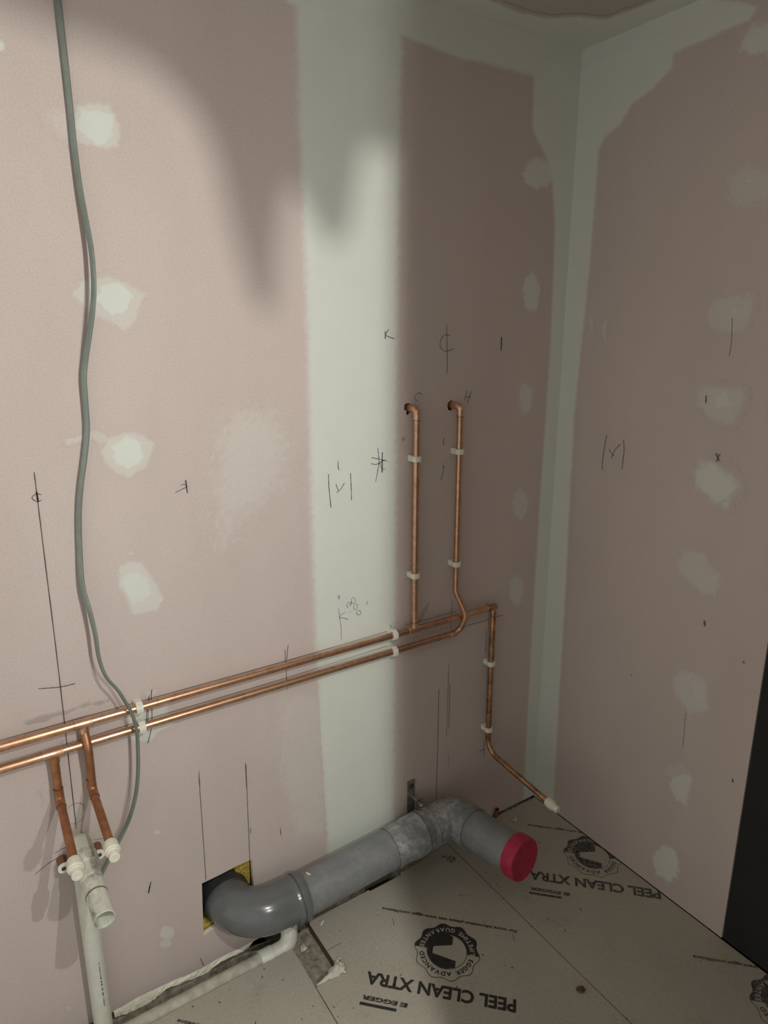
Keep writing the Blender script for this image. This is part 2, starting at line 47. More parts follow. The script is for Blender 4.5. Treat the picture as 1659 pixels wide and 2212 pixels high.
BREAK_EDGE = [(-1.4734, -0.0362), (-1.4495, -0.0424), (-1.4268, -0.0441), (-1.384, -0.0446), (-1.3675, -0.0375), (-1.3467, -0.0279), (-1.3306, -0.029), (-1.2737, -0.0409), (-1.2292, -0.0426), (-1.2132, -0.0313), (-1.1691, -0.0291), (-1.1313, -0.0359)]
HOLE = [(-1.2272, 0.2461), (-1.1815, 0.2483), (-1.1344, 0.2527), (-1.0863, 0.2536), (-1.0865, 0.1583), (-1.088, 0.1176), (-1.1271, 0.1048), (-1.1821, 0.0942), (-1.2343, 0.0812), (-1.231, 0.1583)]
CABLE = [(-1.354, 2.2617, 0.006), (-1.352, 2.2199, 0.006), (-1.3511, 2.1331, 0.006), (-1.351, 2.049, 0.006), (-1.3517, 1.9882, 0.008), (-1.3508, 1.9159, 0.014), (-1.3481, 1.8581, 0.024), (-1.3456, 1.7995, 0.035), (-1.3481, 1.7403, 0.04), (-1.3548, 1.689, 0.036), (-1.3634, 1.6455, 0.026), (-1.3746, 1.592, 0.014), (-1.3807, 1.5559, 0.012), (-1.3826, 1.5004, 0.009), (-1.3852, 1.4535, 0.008), (-1.3961, 1.3971, 0.008), (-1.4091, 1.3401, 0.007), (-1.4188, 1.2818, 0.006), (-1.4259, 1.2026, 0.008), (-1.4301, 1.1288, 0.018), (-1.424, 1.0751, 0.034), (-1.42, 1.0245, 0.044), (-1.419, 0.9726, 0.05), (-1.4102, 0.9279, 0.054), (-1.3894, 0.889, 0.056), (-1.3768, 0.8565, 0.056), (-1.3659, 0.8241, 0.056), (-1.3598, 0.781, 0.056), (-1.3616, 0.728, 0.056), (-1.3668, 0.6688, 0.055), (-1.3761, 0.6152, 0.052), (-1.3896, 0.5668, 0.046), (-1.4028, 0.525, 0.032), (-1.4275, 0.485, 0.032), (-1.4493, 0.4528, 0.032), (-1.469, 0.421, 0.032)]

# ---------------------------------------------------------------- helpers
COL = scene.collection
rng = random.Random(7)

def link(name, me, mat=None, parent=None):
    o = bpy.data.objects.new(name, me)
    COL.objects.link(o)
    if me is not None and mat is not None:
        for mm in (mat if isinstance(mat, (list, tuple)) else [mat]):
            me.materials.append(mm)
    if parent is not None:
        o.parent = parent
    return o

def mesh(name, verts, faces, mat, parent=None, smooth=False):
    me = bpy.data.meshes.new(name)
    me.from_pydata([tuple(v) for v in verts], [], faces)
    me.update()
    if smooth:
        me.polygons.foreach_set('use_smooth', [True] * len(me.polygons))
    return link(name, me, mat, parent)

def from_bm(name, bm, mat, parent=None, smooth=False):
    me = bpy.data.meshes.new(name)
    bm.to_mesh(me); bm.free()
    if smooth:
        me.polygons.foreach_set('use_smooth', [True] * len(me.polygons))
    return link(name, me, mat, parent)

def empty(name, loc=(0, 0, 0)):
    o = bpy.data.objects.new(name, None)
    o.empty_display_size = 0.05
    COL.objects.link(o)
    o.location = loc
    return o

def tag(o, label, cat, group=None):
    o['label'] = label
    o['category'] = cat
    if group:
        o['group'] = group
    return o

def structure(o, label=None, cat=None):
    o['kind'] = 'structure'
    if label:
        o['label'] = label
    if cat:
        o['category'] = cat
    return o

def adopt(root, parts):
    """parent parts built in room coordinates to an empty placed at the thing's base"""
    for c in parts:
        c.parent = root
        c.matrix_parent_inverse = Matrix.Translation(root.location).inverted()
    return root

def box_bm(bm, lo, hi):
    x0, y0, z0 = lo; x1, y1, z1 = hi
    v = [bm.verts.new(c) for c in ((x0,y0,z0),(x1,y0,z0),(x1,y1,z0),(x0,y1,z0),(x0,y0,z1),(x1,y0,z1),(x1,y1,z1),(x0,y1,z1))]
    for f in ((0,3,2,1),(4,5,6,7),(0,1,5,4),(1,2,6,5),(2,3,7,6),(3,0,4,7)):
        bm.faces.new([v[i] for i in f])

def box(name, lo, hi, mat, parent=None, bevel=0.0):
    bm = bmesh.new()
    box_bm(bm, lo, hi)
    if bevel:
        bmesh.ops.bevel(bm, geom=bm.edges[:] , offset=bevel, segments=2, affect='EDGES', profile=0.5)
    return from_bm(name, bm, mat, parent)

def fillet(pts, radii, step=math.radians(9)):
    """polyline with arcs at its inner corners; radii: one per inner point or a single number"""
    P = [Vector(q) for q in pts]
    if not isinstance(radii, (list, tuple)):
        radii = [radii] * (len(P) - 2)
    out = [P[0]]
    for i in range(1, len(P) - 1):
        a = (P[i-1] - P[i]).normalized(); b = (P[i+1] - P[i]).normalized()
        ang = math.acos(max(-1, min(1, a.dot(b)))); turn = math.pi - ang
        if turn < 0.02 or radii[i-1] <= 0:
            out.append(P[i]); continue
        r = radii[i-1]; t = r * math.tan(turn / 2)
        bis = (a + b).normalized(); c = P[i] + bis * (r / math.cos(turn / 2))
        s = P[i] + a * t; e = P[i] + b * t
        v0 = s - c; ax = v0.cross(e - c).normalized()
        n = max(3, int(turn / step))
        for k in range(n + 1):
            out.append(c + Matrix.Rotation(turn * k / n, 3, ax) @ v0)
    out.append(P[-1])
    return out

def sweep(path, radius, n=24, close=True, up=None, ell=None, twist=None):
    """verts, faces of a tube; radius may be a list; ell=(a,b) makes a flat section"""
    P = [Vector(q) for q in path]
    T = []
    for i in range(len(P)):
        if i == 0: t = P[1] - P[0]
        elif i == len(P) - 1: t = P[-1] - P[-2]
        else: t = (P[i+1] - P[i]).normalized() + (P[i] - P[i-1]).normalized()
        T.append(t.normalized())
    if up is None:
        up = Vector((0, 0, 1)) if abs(T[0].z) < 0.9 else Vector((1, 0, 0))
    N = (up - T[0] * up.dot(T[0])).normalized()
    V, F = [], []
    for i, q in enumerate(P):
        if i:
            axis = T[i-1].cross(T[i])
            if axis.length > 1e-7:
                N = Matrix.Rotation(T[i-1].angle(T[i]), 3, axis.normalized()) @ N
            N = (N - T[i] * N.dot(T[i])).normalized()
        Bn = T[i].cross(N)
        r = radius[i] if isinstance(radius, (list, tuple)) else radius
        tw = twist[i] if twist else 0.0
        for k in range(n):
            a = 2 * math.pi * k / n
            if ell:
                ca, sa = math.cos(a) * ell[0], math.sin(a) * ell[1]
                g = 1 - 0.22 * math.exp(-((math.cos(a)) / 0.22) ** 2)     # slight groove between the two cores
                sa *= g
                d = N * (ca * math.cos(tw) - sa * math.sin(tw)) + Bn * (ca * math.sin(tw) + sa * math.cos(tw))
                V.append(q + d)
            else:
                V.append(q + (N * math.cos(a) + Bn * math.sin(a)) * r)
    for i in range(len(P) - 1):
        for k in range(n):
            a, b = i*n + k, i*n + (k+1) % n
            F.append((a, b, b + n, a + n))
    if close:
        F.append(tuple(reversed(range(n))))
        F.append(tuple(range((len(P)-1)*n, len(P)*n)))
    return V, F

def smooth_by_angle(o, deg=35):
    me = o.data
    bm = bmesh.new(); bm.from_mesh(me)
    for f in bm.faces: f.smooth = True
    for e in bm.edges:
        if len(e.link_faces) == 2 and e.calc_face_angle(0) > math.radians(deg):
            e.smooth = False
    bmesh.ops.recalc_face_normals(bm, faces=bm.faces[:])
    bm.to_mesh(me); bm.free()
    return o

def tube(name, path, radius, mat, parent=None, n=24, close=True):
    V, F = sweep(path, radius, n, close)
    return smooth_by_angle(mesh(name, V, F, mat, parent))

def lathe(name, origin, axis, profile, mat, parent=None, n=32):
    """profile: (distance along axis, radius) pairs; closed at radius 0 ends if given so"""
    o = Vector(origin); ax = Vector(axis).normalized()
    return smooth_by_angle(_lathe(name, o, ax, profile, mat, parent, n), 30)

def _lathe(name, o, ax, profile, mat, parent, n):
    u = ax.orthogonal().normalized(); w = ax.cross(u)
    V, F, rings = [], [], []
    for d, r in profile:
        if r <= 1e-6:
            rings.append([len(V)]); V.append(o + ax * d)
        else:
            rings.append(list(range(len(V), len(V) + n)))
            for k in range(n):
                a = 2 * math.pi * k / n
                V.append(o + ax * d + (u * math.cos(a) + w * math.sin(a)) * r)
    for A_, B_ in zip(rings, rings[1:]):
        for k in range(n):
            k2 = (k + 1) % n
            if len(A_) == 1 and len(B_) == 1: continue
            if len(A_) == 1: F.append((A_[0], B_[k2], B_[k]))
            elif len(B_) == 1: F.append((A_[k], A_[k2], B_[0]))
            else: F.append((A_[k], A_[k2], B_[k2], B_[k]))
    return mesh(name, V, F, mat, parent)

def signed_distance(px, pz, poly):
    """positive inside; numpy arrays"""
    poly = np.asarray(poly, float)
    d = np.full(px.shape, 1e9); inside = np.zeros(px.shape, bool)
    for i in range(len(poly)):
        ax, az = poly[i]; bx, bz = poly[(i + 1) % len(poly)]
        ex, ez = bx - ax, bz - az
        t = np.clip(((px-ax)*ex + (pz-az)*ez) / max(ex*ex + ez*ez, 1e-12), 0, 1)
        d = np.minimum(d, np.hypot(px - ax - t*ex, pz - az - t*ez))
        cross = ((az > pz) != (bz > pz)) & (px < (bx-ax) * (pz-az) / np.where(abs(bz-az) < 1e-12, 1e-12, bz-az) + ax)
        inside ^= cross
    return np.where(inside, d, -d)

LAYER = [0]
def skim(name, poly, strength, feather, plane, mat, parent, step=None, rough=0.75, clip=None, thick=0.0009):
    """a thin trowelled layer on a wall or the ceiling: feathered to nothing at its rim.
    plane maps (a, b, height) to room coordinates; the 'fill' attribute carries how solid the compound is"""
    poly = np.asarray(poly, float)
    lo = poly.min(0) - feather * 1.2 - 0.004; hi = poly.max(0) + feather * 1.2 + 0.004
    if clip:
        lo = np.maximum(lo, clip[0]); hi = np.minimum(hi, clip[1])
    size = hi - lo
    s = step or max(0.0022, min(0.008, float(min(size)) / 26))
    na, nb = max(3, int(size[0] / s) + 1), max(3, int(size[1] / s) + 1)
    a = np.linspace(lo[0], hi[0], na); b = np.linspace(lo[1], hi[1], nb)
    AA, BB = np.meshgrid(a, b)
    sd = signed_distance(AA, BB, poly)
    flat = np.array([noise.noise((x * 70, y * 70, 3.1)) + 0.5 * noise.noise((x * 190, y * 190, 1.7)) for x, y in zip(AA.ravel(), BB.ravel())]).reshape(AA.shape)
    sd = sd + flat * feather * rough
    t = np.clip(sd / feather + 0.5, 0, 1); t = t*t*(3 - 2*t)
    keep = sd > -feather
    LAYER[0] += 1
    base = 0.00025 + 0.00004 * (LAYER[0] % 12)
    idx = -np.ones(AA.shape, int); V = []; at = []
    use = np.zeros(AA.shape, bool)
    q = keep[:-1,:-1] | keep[1:,:-1] | keep[:-1,1:] | keep[1:,1:]
    use[:-1,:-1] |= q; use[1:,:-1] |= q; use[:-1,1:] |= q; use[1:,1:] |= q
    for j, i in zip(*np.nonzero(use)):
        idx[j, i] = len(V)
        V.append(plane(AA[j, i], BB[j, i], base + thick * strength * t[j, i])); at.append(strength * t[j, i])
    F = [(int(idx[j,i]), int(idx[j,i+1]), int(idx[j+1,i+1]), int(idx[j+1,i])) for j, i in zip(*np.nonzero(q))]
    o = mesh(name, V, F, mat, parent, smooth=True)
    at_ = o.data.attributes.new('fill', 'FLOAT', 'POINT')
    at_.data.foreach_set('value', at)
    return o

on_left = lambda a, b, h: (a, -h, b)
on_right = lambda a, b, h: (-h, a, b)
on_ceiling = lambda a, b, h: (a, b, 2.4 - h)

def flip_to(o, direction):
    """make every face of an open sheet look towards direction"""
    bm = bmesh.new(); bm.from_mesh(o.data)
    bm.normal_update()
    for f in bm.faces:
        if f.normal.dot(direction) < 0: f.normal_flip()
    bm.to_mesh(o.data); bm.free()
    return o

def ribbon(name, pts, width, plane, mat, parent, h=0.0016):
    """a drawn stroke: a flat, slightly uneven ribbon"""
    P = [Vector((q[0], q[1])) for q in pts]
    # resample with Catmull-Rom for hand-drawn curves
    R = []
    for i in range(len(P) - 1):
        p0 = P[max(i-1, 0)]; p1 = P[i]; p2 = P[i+1]; p3 = P[min(i+2, len(P)-1)]
        n = max(2, min(10, int((p2 - p1).length / 0.004)))
        for k in range(n):
            t = k / n
            R.append(0.5 * ((2*p1) + (p2-p0)*t + (2*p0-5*p1+4*p2-p3)*t*t + (3*p1-p0-3*p2+p3)*t**3))
    R.append(P[-1])
    V, F = [], []
    for i, q in enumerate(R):
        t = (R[min(i+1, len(R)-1)] - R[max(i-1, 0)]).normalized()
        nrm = Vector((-t.y, t.x))
        w = width * 0.5 * (0.75 + 0.4 * rng.random()) * (0.55 if i in (0, len(R)-1) else 1)
        for s in (-1, 1):
            c = q + nrm * (w * s)
            V.append(plane(c.x, c.y, h))
    for i in range(len(R) - 1):
        F.append((2*i, 2*i+1, 2*i+3, 2*i+2))
    return mesh(name, V, F, mat, parent)

# ---------------------------------------------------------------- materials
def new_mat(name):
    m = bpy.data.materials.new(name); m.use_nodes = True
    nt = m.node_tree
    return m, nt, nt.nodes['Principled BSDF']

def N(nt, kind, **kw):
    n = nt.nodes.new(kind)
    for k, v in kw.items():
        if k in n.inputs: n.inputs[k].default_value = v
        else: setattr(n, k, v)
    return n

def world_noise(nt, scale, detail=3.0, rough=0.55, stretch=(1, 1, 1)):
    geo = N(nt, 'ShaderNodeNewGeometry'); mp = N(nt, 'ShaderNodeMapping')
    mp.inputs['Scale'].default_value = stretch
    nt.links.new(geo.outputs['Position'], mp.inputs['Vector'])
    nz = N(nt, 'ShaderNodeTexNoise', Scale=scale, Detail=detail, Roughness=rough)
    nt.links.new(mp.outputs[0], nz.inputs['Vector'])
    return nz.outputs[0]

def ramp(nt, fac, stops):
    r = N(nt, 'ShaderNodeValToRGB')
    el = r.color_ramp.elements
    el[0].position, el[0].color = stops[0][0], (*stops[0][1], 1)
    el[1].position, el[1].color = stops[1][0], (*stops[1][1], 1)
    for pos, c in stops[2:]:
        e = el.new(pos); e.color = (*c, 1)
    nt.links.new(fac, r.inputs[0])
    return r.outputs[0]

def mix(nt, fac, a, b, mode='MIX'):
    n = N(nt, 'ShaderNodeMix', data_type='RGBA', blend_type=mode)
    for src, sock in ((fac, n.inputs[0]), (a, n.inputs[6]), (b, n.inputs[7])):
        if isinstance(src, (int, float)): sock.default_value = src
        elif isinstance(src, tuple): sock.default_value = (*src, 1)
        else: nt.links.new(src, sock)
    return n.outputs[2]

def math_node(nt, op, a, b=0.0, c=0.0):
    n = N(nt, 'ShaderNodeMath', operation=op)
    for src, sock in zip((a, b, c), n.inputs):
        if isinstance(src, (int, float)): sock.default_value = src
        else: nt.links.new(src, sock)
    return n.outputs[0]

def bump(nt, bsdf, height, strength=0.2, dist=0.002):
    b = N(nt, 'ShaderNodeBump', Strength=strength, Distance=dist)
    nt.links.new(height, b.inputs['Height'])
    nt.links.new(b.outputs[0], bsdf.inputs['Normal'])

FILLER = (0.695, 0.722, 0.66)
def plaster(name, face_a, face_b, smudge=False):
    """paper face of plasterboard with jointing compound where the 'fill' attribute says so"""
    m, nt, bs = new_mat(name)
    n1 = world_noise(nt, 2.6, 4, 0.6, (1.6, 1.6, 0.55))
    n2 = world_noise(nt, 240, 2, 0.6)
    paper = mix(nt, math_node(nt, 'MULTIPLY_ADD', n1, 1.6, -0.3), face_a, face_b)
    paper = mix(nt, 0.10, paper, ramp(nt, n2, [(0.3, (0.25, 0.22, 0.22)), (0.7, (0.95, 0.9, 0.9))]), 'OVERLAY')
    n3 = world_noise(nt, 11, 5, 0.65)
    comp = mix(nt, math_node(nt, 'MULTIPLY_ADD', n3, 1.4, -0.2), tuple(c * 0.93 for c in FILLER), FILLER)
    at = N(nt, 'ShaderNodeAttribute', attribute_name='fill')
    n4 = world_noise(nt, 420, 2, 0.7)
    grain = math_node(nt, 'MULTIPLY_ADD', n4, 0.5, -0.25)
    amp = math_node(nt, 'MULTIPLY', at.outputs['Fac'], math_node(nt, 'SUBTRACT', 1.0, at.outputs['Fac']))
    fac = math_node(nt, 'ADD', at.outputs['Fac'], math_node(nt, 'MULTIPLY', math_node(nt, 'MULTIPLY', amp, 3.0), grain))
    cl = N(nt, 'ShaderNodeClamp'); nt.links.new(fac, cl.inputs[0])
    col = mix(nt, cl.outputs[0], paper, (0.10, 0.095, 0.09) if smudge else comp)
    nt.links.new(col, bs.inputs['Base Color'])
    bs.inputs['Roughness'].default_value = 0.85
    bs.inputs['Specular IOR Level'].default_value = 0.15
    bump(nt, bs, n2, 0.12, 0.0006)
    return m

PINK_A, PINK_B = (0.525, 0.447, 0.415), (0.60, 0.515, 0.48)
M_PINK = plaster('pink_plasterboard', PINK_A, PINK_B)
M_SMUDGE = plaster('smudged_plasterboard', PINK_A, PINK_B, smudge=True)
M_GREYBOARD = plaster('ceiling_plasterboard', (0.42, 0.40, 0.36), (0.47, 0.45, 0.40))

def simple(name, col, rough=0.6, metal=0.0, var=0.12, scale=30.0, spec=0.5, bumpy=0.0, stretch=(1, 1, 1), detail=4):
    m, nt, bs = new_mat(name)
    nz = world_noise(nt, scale, detail, 0.6, stretch)
    c = ramp(nt, nz, [(0.3, tuple(max(0, k * (1 - var)) for k in col)), (0.7, tuple(min(1, k * (1 + var)) for k in col))])
    nt.links.new(c, bs.inputs['Base Color'])
    bs.inputs['Roughness'].default_value = rough
    bs.inputs['Metallic'].default_value = metal
    bs.inputs['Specular IOR Level'].default_value = spec
    if bumpy: bump(nt, bs, nz, bumpy, 0.003)
    return m

M_GYPSUM = simple('broken_gypsum', (0.90, 0.86, 0.72), 0.95, var=0.10, scale=90, spec=0.1, bumpy=0.5)
M_PENCIL = simple('pencil', (0.055, 0.05, 0.048), 0.6, var=0.5, scale=300)
M_PENCIL_SOFT = simple('pencil_faint', (0.16, 0.14, 0.13), 0.7, var=0.5, scale=300)
M_INK = simple('print_ink', (0.032, 0.030, 0.027), 0.6, var=0.55, scale=160, spec=0.3)
M_INK_WORN = simple('print_ink_worn', (0.085, 0.08, 0.07), 0.7, var=0.9, scale=120, spec=0.3)
M_CORE = simple('chipboard_core', (0.13, 0.095, 0.055), 0.95, var=0.45, scale=260, spec=0.1, bumpy=0.4)
M_DUST = simple('subfloor_dust', (0.30, 0.275, 0.22), 0.95, var=0.45, scale=60, spec=0.1, bumpy=0.6)
M_TIMBER = simple('dusty_timber', (0.22, 0.205, 0.17), 0.9, var=0.4, scale=45, spec=0.1, bumpy=0.4, stretch=(0.25, 1, 1))
M_WOOL = simple('insulation_wool', (0.50, 0.36, 0.075), 1.0, var=0.5, scale=110, spec=0.0, bumpy=1.0)
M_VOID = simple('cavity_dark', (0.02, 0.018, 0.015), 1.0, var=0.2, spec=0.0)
M_DOOR = simple('charcoal_door', (0.022, 0.023, 0.0225), 0.75, var=0.15, scale=8, spec=0.25)
M_CLIP = simple('white_nylon', (0.80, 0.80, 0.71), 0.45, var=0.06, scale=80)
M_CAP = simple('cream_plastic', (0.76, 0.74, 0.62), 0.38, var=0.05, scale=90)
M_RUBBER = simple('dark_rubber', (0.035, 0.037, 0.04), 0.6, var=0.3)
M_STEEL = simple('zinc_steel', (0.40, 0.39, 0.34), 0.42, metal=0.8, var=0.25, scale=90)
M_SCREW = simple('screw_head', (0.07, 0.075, 0.07), 0.5, metal=0.5, var=0.4, scale=200)
M_BROWN = simple('brown_spacer', (0.19, 0.095, 0.05), 0.6, var=0.3, scale=60)
M_RED = simple('red_cap', (0.43, 0.030, 0.075), 0.55, var=0.22, scale=45, spec=0.35)
M_CABLE = simple('grey_cable', (0.175, 0.20, 0.175), 0.42, var=0.10, scale=40)
M_CRUMB = simple('plaster_crumb', (0.66, 0.63, 0.52), 0.95, var=0.2, scale=120, spec=0.1)
M_CHIP = simple('wood_chip', (0.13, 0.09, 0.045), 0.9, var=0.6, scale=150, spec=0.2, bumpy=0.6)
M_PAPER = simple('torn_film', (0.60, 0.57, 0.48), 0.8, var=0.12, scale=60, spec=0.2, bumpy=0.3)
M_BLACK = simple('black_metal', (0.02, 0.02, 0.02), 0.5, var=0.2)

def floor_mat():
    m, nt, bs = new_mat('chipboard_film')
    big = world_noise(nt, 3.0, 5, 0.6)
    fine = world_noise(nt, 130, 3, 0.6)
    col = mix(nt, math_node(nt, 'MULTIPLY_ADD', big, 1.6, -0.3), (0.37, 0.345, 0.285), (0.46, 0.435, 0.37))
    col = mix(nt, 0.12, col, ramp(nt, fine, [(0.3, (0.2, 0.2, 0.2)), (0.7, (0.9, 0.9, 0.9))]), 'OVERLAY')
    dirt = world_noise(nt, 7.5, 6, 0.7)
    mask = ramp(nt, dirt, [(0.58, (0, 0, 0)), (0.74, (1, 1, 1))])
    col = mix(nt, math_node(nt, 'MULTIPLY', mask, 0.35), col, (0.20, 0.175, 0.13))
    nt.links.new(col, bs.inputs['Base Color'])
    bs.inputs['Roughness'].default_value = 0.6
    bs.inputs['Specular IOR Level'].default_value = 0.25
    bump(nt, bs, fine, 0.15, 0.0008)
    return m
M_FLOOR = floor_mat()

def copper_mat(name, bright, dark, rough, metal=0.9, tarnish=0.5):
    m, nt, bs = new_mat(name)
    streak = world_noise(nt, 26, 5, 0.65, (1, 1, 1))
    spots = world_noise(nt, 120, 3, 0.6)
    col = ramp(nt, streak, [(0.34, dark), (0.62, bright)])
    col = mix(nt, math_node(nt, 'MULTIPLY', ramp(nt, spots, [(0.55, (0, 0, 0)), (0.75, (1, 1, 1))]), tarnish), col, tuple(c * 0.35 for c in dark))
    nt.links.new(col, bs.inputs['Base Color'])
    bs.inputs['Metallic'].default_value = metal
    rr = N(nt, 'ShaderNodeMapRange'); nt.links.new(streak, rr.inputs[0])
    rr.inputs[3].default_value = rough + 0.14; rr.inputs[4].default_value = rough - 0.06
    nt.links.new(rr.outputs[0], bs.inputs['Roughness'])
    return m
M_COPPER = copper_mat('copper', (0.74, 0.45, 0.295), (0.54, 0.31, 0.19), 0.27)
M_FITTING = copper_mat('copper_fitting', (0.80, 0.51, 0.35), (0.63, 0.37, 0.235), 0.27)
M_COPPER_DULL = copper_mat('copper_tarnished', (0.47, 0.225, 0.115), (0.33, 0.145, 0.07), 0.42, 0.75)
M_COPPER_BURNT = copper_mat('copper_heat_marked', (0.62, 0.36, 0.19), (0.20, 0.12, 0.085), 0.34, 0.9, 0.8)
M_SOLDER = simple('solder', (0.72, 0.66, 0.56), 0.3, metal=0.9, var=0.1)

def soil_mat(name, dusty):
    m, nt, bs = new_mat(name)
    a = world_noise(nt, 14, 6, 0.7); b = world_noise(nt, 70, 5, 0.7)
    col = ramp(nt, a, [(0.35, (0.185, 0.192, 0.197)), (0.7, (0.225, 0.232, 0.234))])
    dust = math_node(nt, 'MULTIPLY', ramp(nt, a, [(0.38, (0, 0, 0)), (0.66, (1, 1, 1))]), ramp(nt, b, [(0.36, (0, 0, 0)), (0.66, (1, 1, 1))]))
    col = mix(nt, math_node(nt, 'MULTIPLY', dust, dusty), col, (0.56, 0.57, 0.55))
    nt.links.new(col, bs.inputs['Base Color'])
    bs.inputs['Roughness'].default_value = 0.34 + 0.3 * dusty
    return m
M_SOIL = soil_mat('grey_soil_pipe', 0.18)
M_SOIL_DUSTY = soil_mat('grey_soil_pipe_dusty', 1.0)
M_SOIL_CLEAN = simple('grey_soil_bend', (0.135, 0.142, 0.145), 0.2, var=0.08, scale=20)

def pvc_mat(name, grime):
    m, nt, bs = new_mat(name)
    a = world_noise(nt, 20, 6, 0.7, (1, 0.35, 1)); b = world_noise(nt, 55, 5, 0.75)
    col = ramp(nt, b, [(0.3, (0.62, 0.64, 0.55)), (0.7, (0.72, 0.73, 0.64))])
    d = math_node(nt, 'MULTIPLY', ramp(nt, a, [(0.44, (0, 0, 0)), (0.62, (1, 1, 1))]), ramp(nt, b, [(0.34, (0, 0, 0)), (0.6, (1, 1, 1))]))
    col = mix(nt, math_node(nt, 'MULTIPLY', d, grime), col, (0.14, 0.12, 0.075))
    nt.links.new(col, bs.inputs['Base Color'])
    bs.inputs['Roughness'].default_value = 0.4
    return m
M_PVC = pvc_mat('white_waste_pipe', 0.15)
M_PVC_GRIMY = pvc_mat('white_waste_pipe_grimy', 1.0)
M_PVC_DUSTY = simple('dusty_waste_pipe', (0.47, 0.45, 0.37), 0.75, var=0.22, scale=38, spec=0.2)
M_GRIME = simple('grime', (0.17, 0.155, 0.11), 0.7, var=0.6, scale=90)

# ---------------------------------------------------------------- left wall (plasterboard on studs)
def sheet_with_holes(name, outer, holes, y_front, thick, mat, parent):
    """a plasterboard sheet in the x-z plane with openings cut right through"""
    bm = bmesh.new()
    edges = []
    for loop in [outer] + holes:
        vs = [bm.verts.new((a, y_front, b)) for a, b in loop]
        for i in range(len(vs)):
            edges.append(bm.edges.new((vs[i], vs[(i+1) % len(vs)])))
    bmesh.ops.triangle_fill(bm, edges=edges, use_beauty=True, use_dissolve=False)
    bm.normal_update()
    for f in bm.faces:
        if f.normal.y > 0: f.normal_flip()
    front = bm.faces[:]
    r = bmesh.ops.extrude_face_region(bm, geom=front, use_keep_orig=True)
    bmesh.ops.translate(bm, verts=[v for v in r['geom'] if isinstance(v, bmesh.types.BMVert)], vec=(0, thick, 0))
    bm.normal_update()
    for f in bm.faces:
        f.material_index = 0 if abs(f.calc_center_median().y - y_front) < thick * 0.1 else 1
    bmesh.ops.recalc_face_normals(bm, faces=bm.faces[:])
    return from_bm(name, bm, [mat, M_GYPSUM], parent)

def ring2(cx, cz, r, n=16, j=0.0):
    return [(cx + r * (1 + j * rng.uniform(-1, 1)) * math.cos(2*math.pi*k/n), cz + r * (1 + j * rng.uniform(-1, 1)) * math.sin(2*math.pi*k/n)) for k in range(n)]

X_SEAM = -0.745
wall_left = structure(empty('wall_left', (0, 0, 0)))
bottom = [(-2.6, -0.018), (-1.6, -0.018)] + PAPER_EDGE + [(-1.03, -0.015), (-0.9, 0.004), (X_SEAM, 0.004)]
hole = HOLE
sheet_with_holes('plasterboard_sheet', bottom + [(X_SEAM, 2.4), (-2.6, 2.4)], [hole], 0.0, 0.0125, M_PINK, wall_left)
sheet_with_holes('plasterboard_sheet', [(X_SEAM, 0.004), (0.0, 0.004), (0.0, 2.4), (X_SEAM, 2.4)],
                 [ring2(-0.578, 1.447, 0.0165, 18, 0.10), ring2(-0.430, 1.4475, 0.0145, 18, 0.07)], 0.0, 0.0125, M_PINK, wall_left)
# broken gypsum along the foot of the left sheet
V, F = [], []
def finer(pts, m, amp):
    out = []
    for (a0, b0), (a1, b1) in zip(pts, pts[1:]):
        for k in range(m):
            t = k / m
            out.append((a0 + (a1 - a0) * t, b0 + (b1 - b0) * t + (amp * rng.uniform(-1, 1) if k else 0)))
    return out + [pts[-1]]
pe_ = finer(PAPER_EDGE, 5, 0.0006); be = finer(BREAK_EDGE, 5, 0.0016)
for i, (a, b) in enumerate(pe_):
    c, d = be[i]
    V += [(a, -0.0003, b + 0.002), (0.5*(a+c), -0.0030 + 0.0018 * rng.uniform(-1, 1), 0.5*b + 0.5*d + 0.002 * rng.uniform(-1, 1)), (c, -0.0030 + 0.0012 * rng.uniform(-1, 1), d), (c, 0.0125, d - 0.001), (a, 0.0125, b)]
for i in range(len(pe_) - 1):
    for k in range(4):
        F.append((5*i + k, 5*i + k + 1, 5*i + k + 6, 5*i + k + 5))
bw = mesh('broken_plaster_edge', V, F, M_GYPSUM, wall_left)
bw['label'] = 'snapped white gypsum edge at the foot of the wall'
LOWL = ((-2.6, 0.004), (0.0, 2.4))
flip_to(skim('joint_compound_strip', STRIP_JOINT, 1.0, 0.026, on_left, M_PINK, wall_left, step=0.007, rough=0.22, clip=((-2.6, 0.02), (0, 2.4))), Vector((0, -1, 0)))
flip_to(skim('ceiling_joint_strip', [(-0.90, 2.318), (-0.60, 2.315), (-0.42, 2.300), (-0.35, 2.306), (-0.17, 2.306), (0.05, 2.30), (0.05, 2.46), (-0.90, 2.46)], 0.92, 0.007, on_left, M_PINK, wall_left, step=0.006, rough=0.22, clip=((-2.6, 0.02), (0, 2.4))), Vector((0, -1, 0)))
flip_to(skim('corner_joint_strip', STRIP_CORNER_LEFT, 1.0, 0.010, on_left, M_PINK, wall_left, step=0.006, rough=0.22, clip=((-2.6, 0.005), (0, 2.4))), Vector((0, -1, 0)))
for poly, st, fe in FILLER_LEFT:
    flip_to(skim('filler_patch', poly, st, fe, on_left, M_PINK, wall_left, clip=LOWL), Vector((0, -1, 0)))
for poly, st, fe in SMUDGE_LEFT:
    flip_to(skim('smudge', poly, st, fe, on_left, M_SMUDGE, wall_left, thick=0.0002, clip=LOWL), Vector((0, -1, 0)))
for pts, w, d in PENCIL_LEFT:
    ribbon('pencil_mark', pts, w, on_left, M_PENCIL if d > 0.75 else M_PENCIL_SOFT, wall_left)

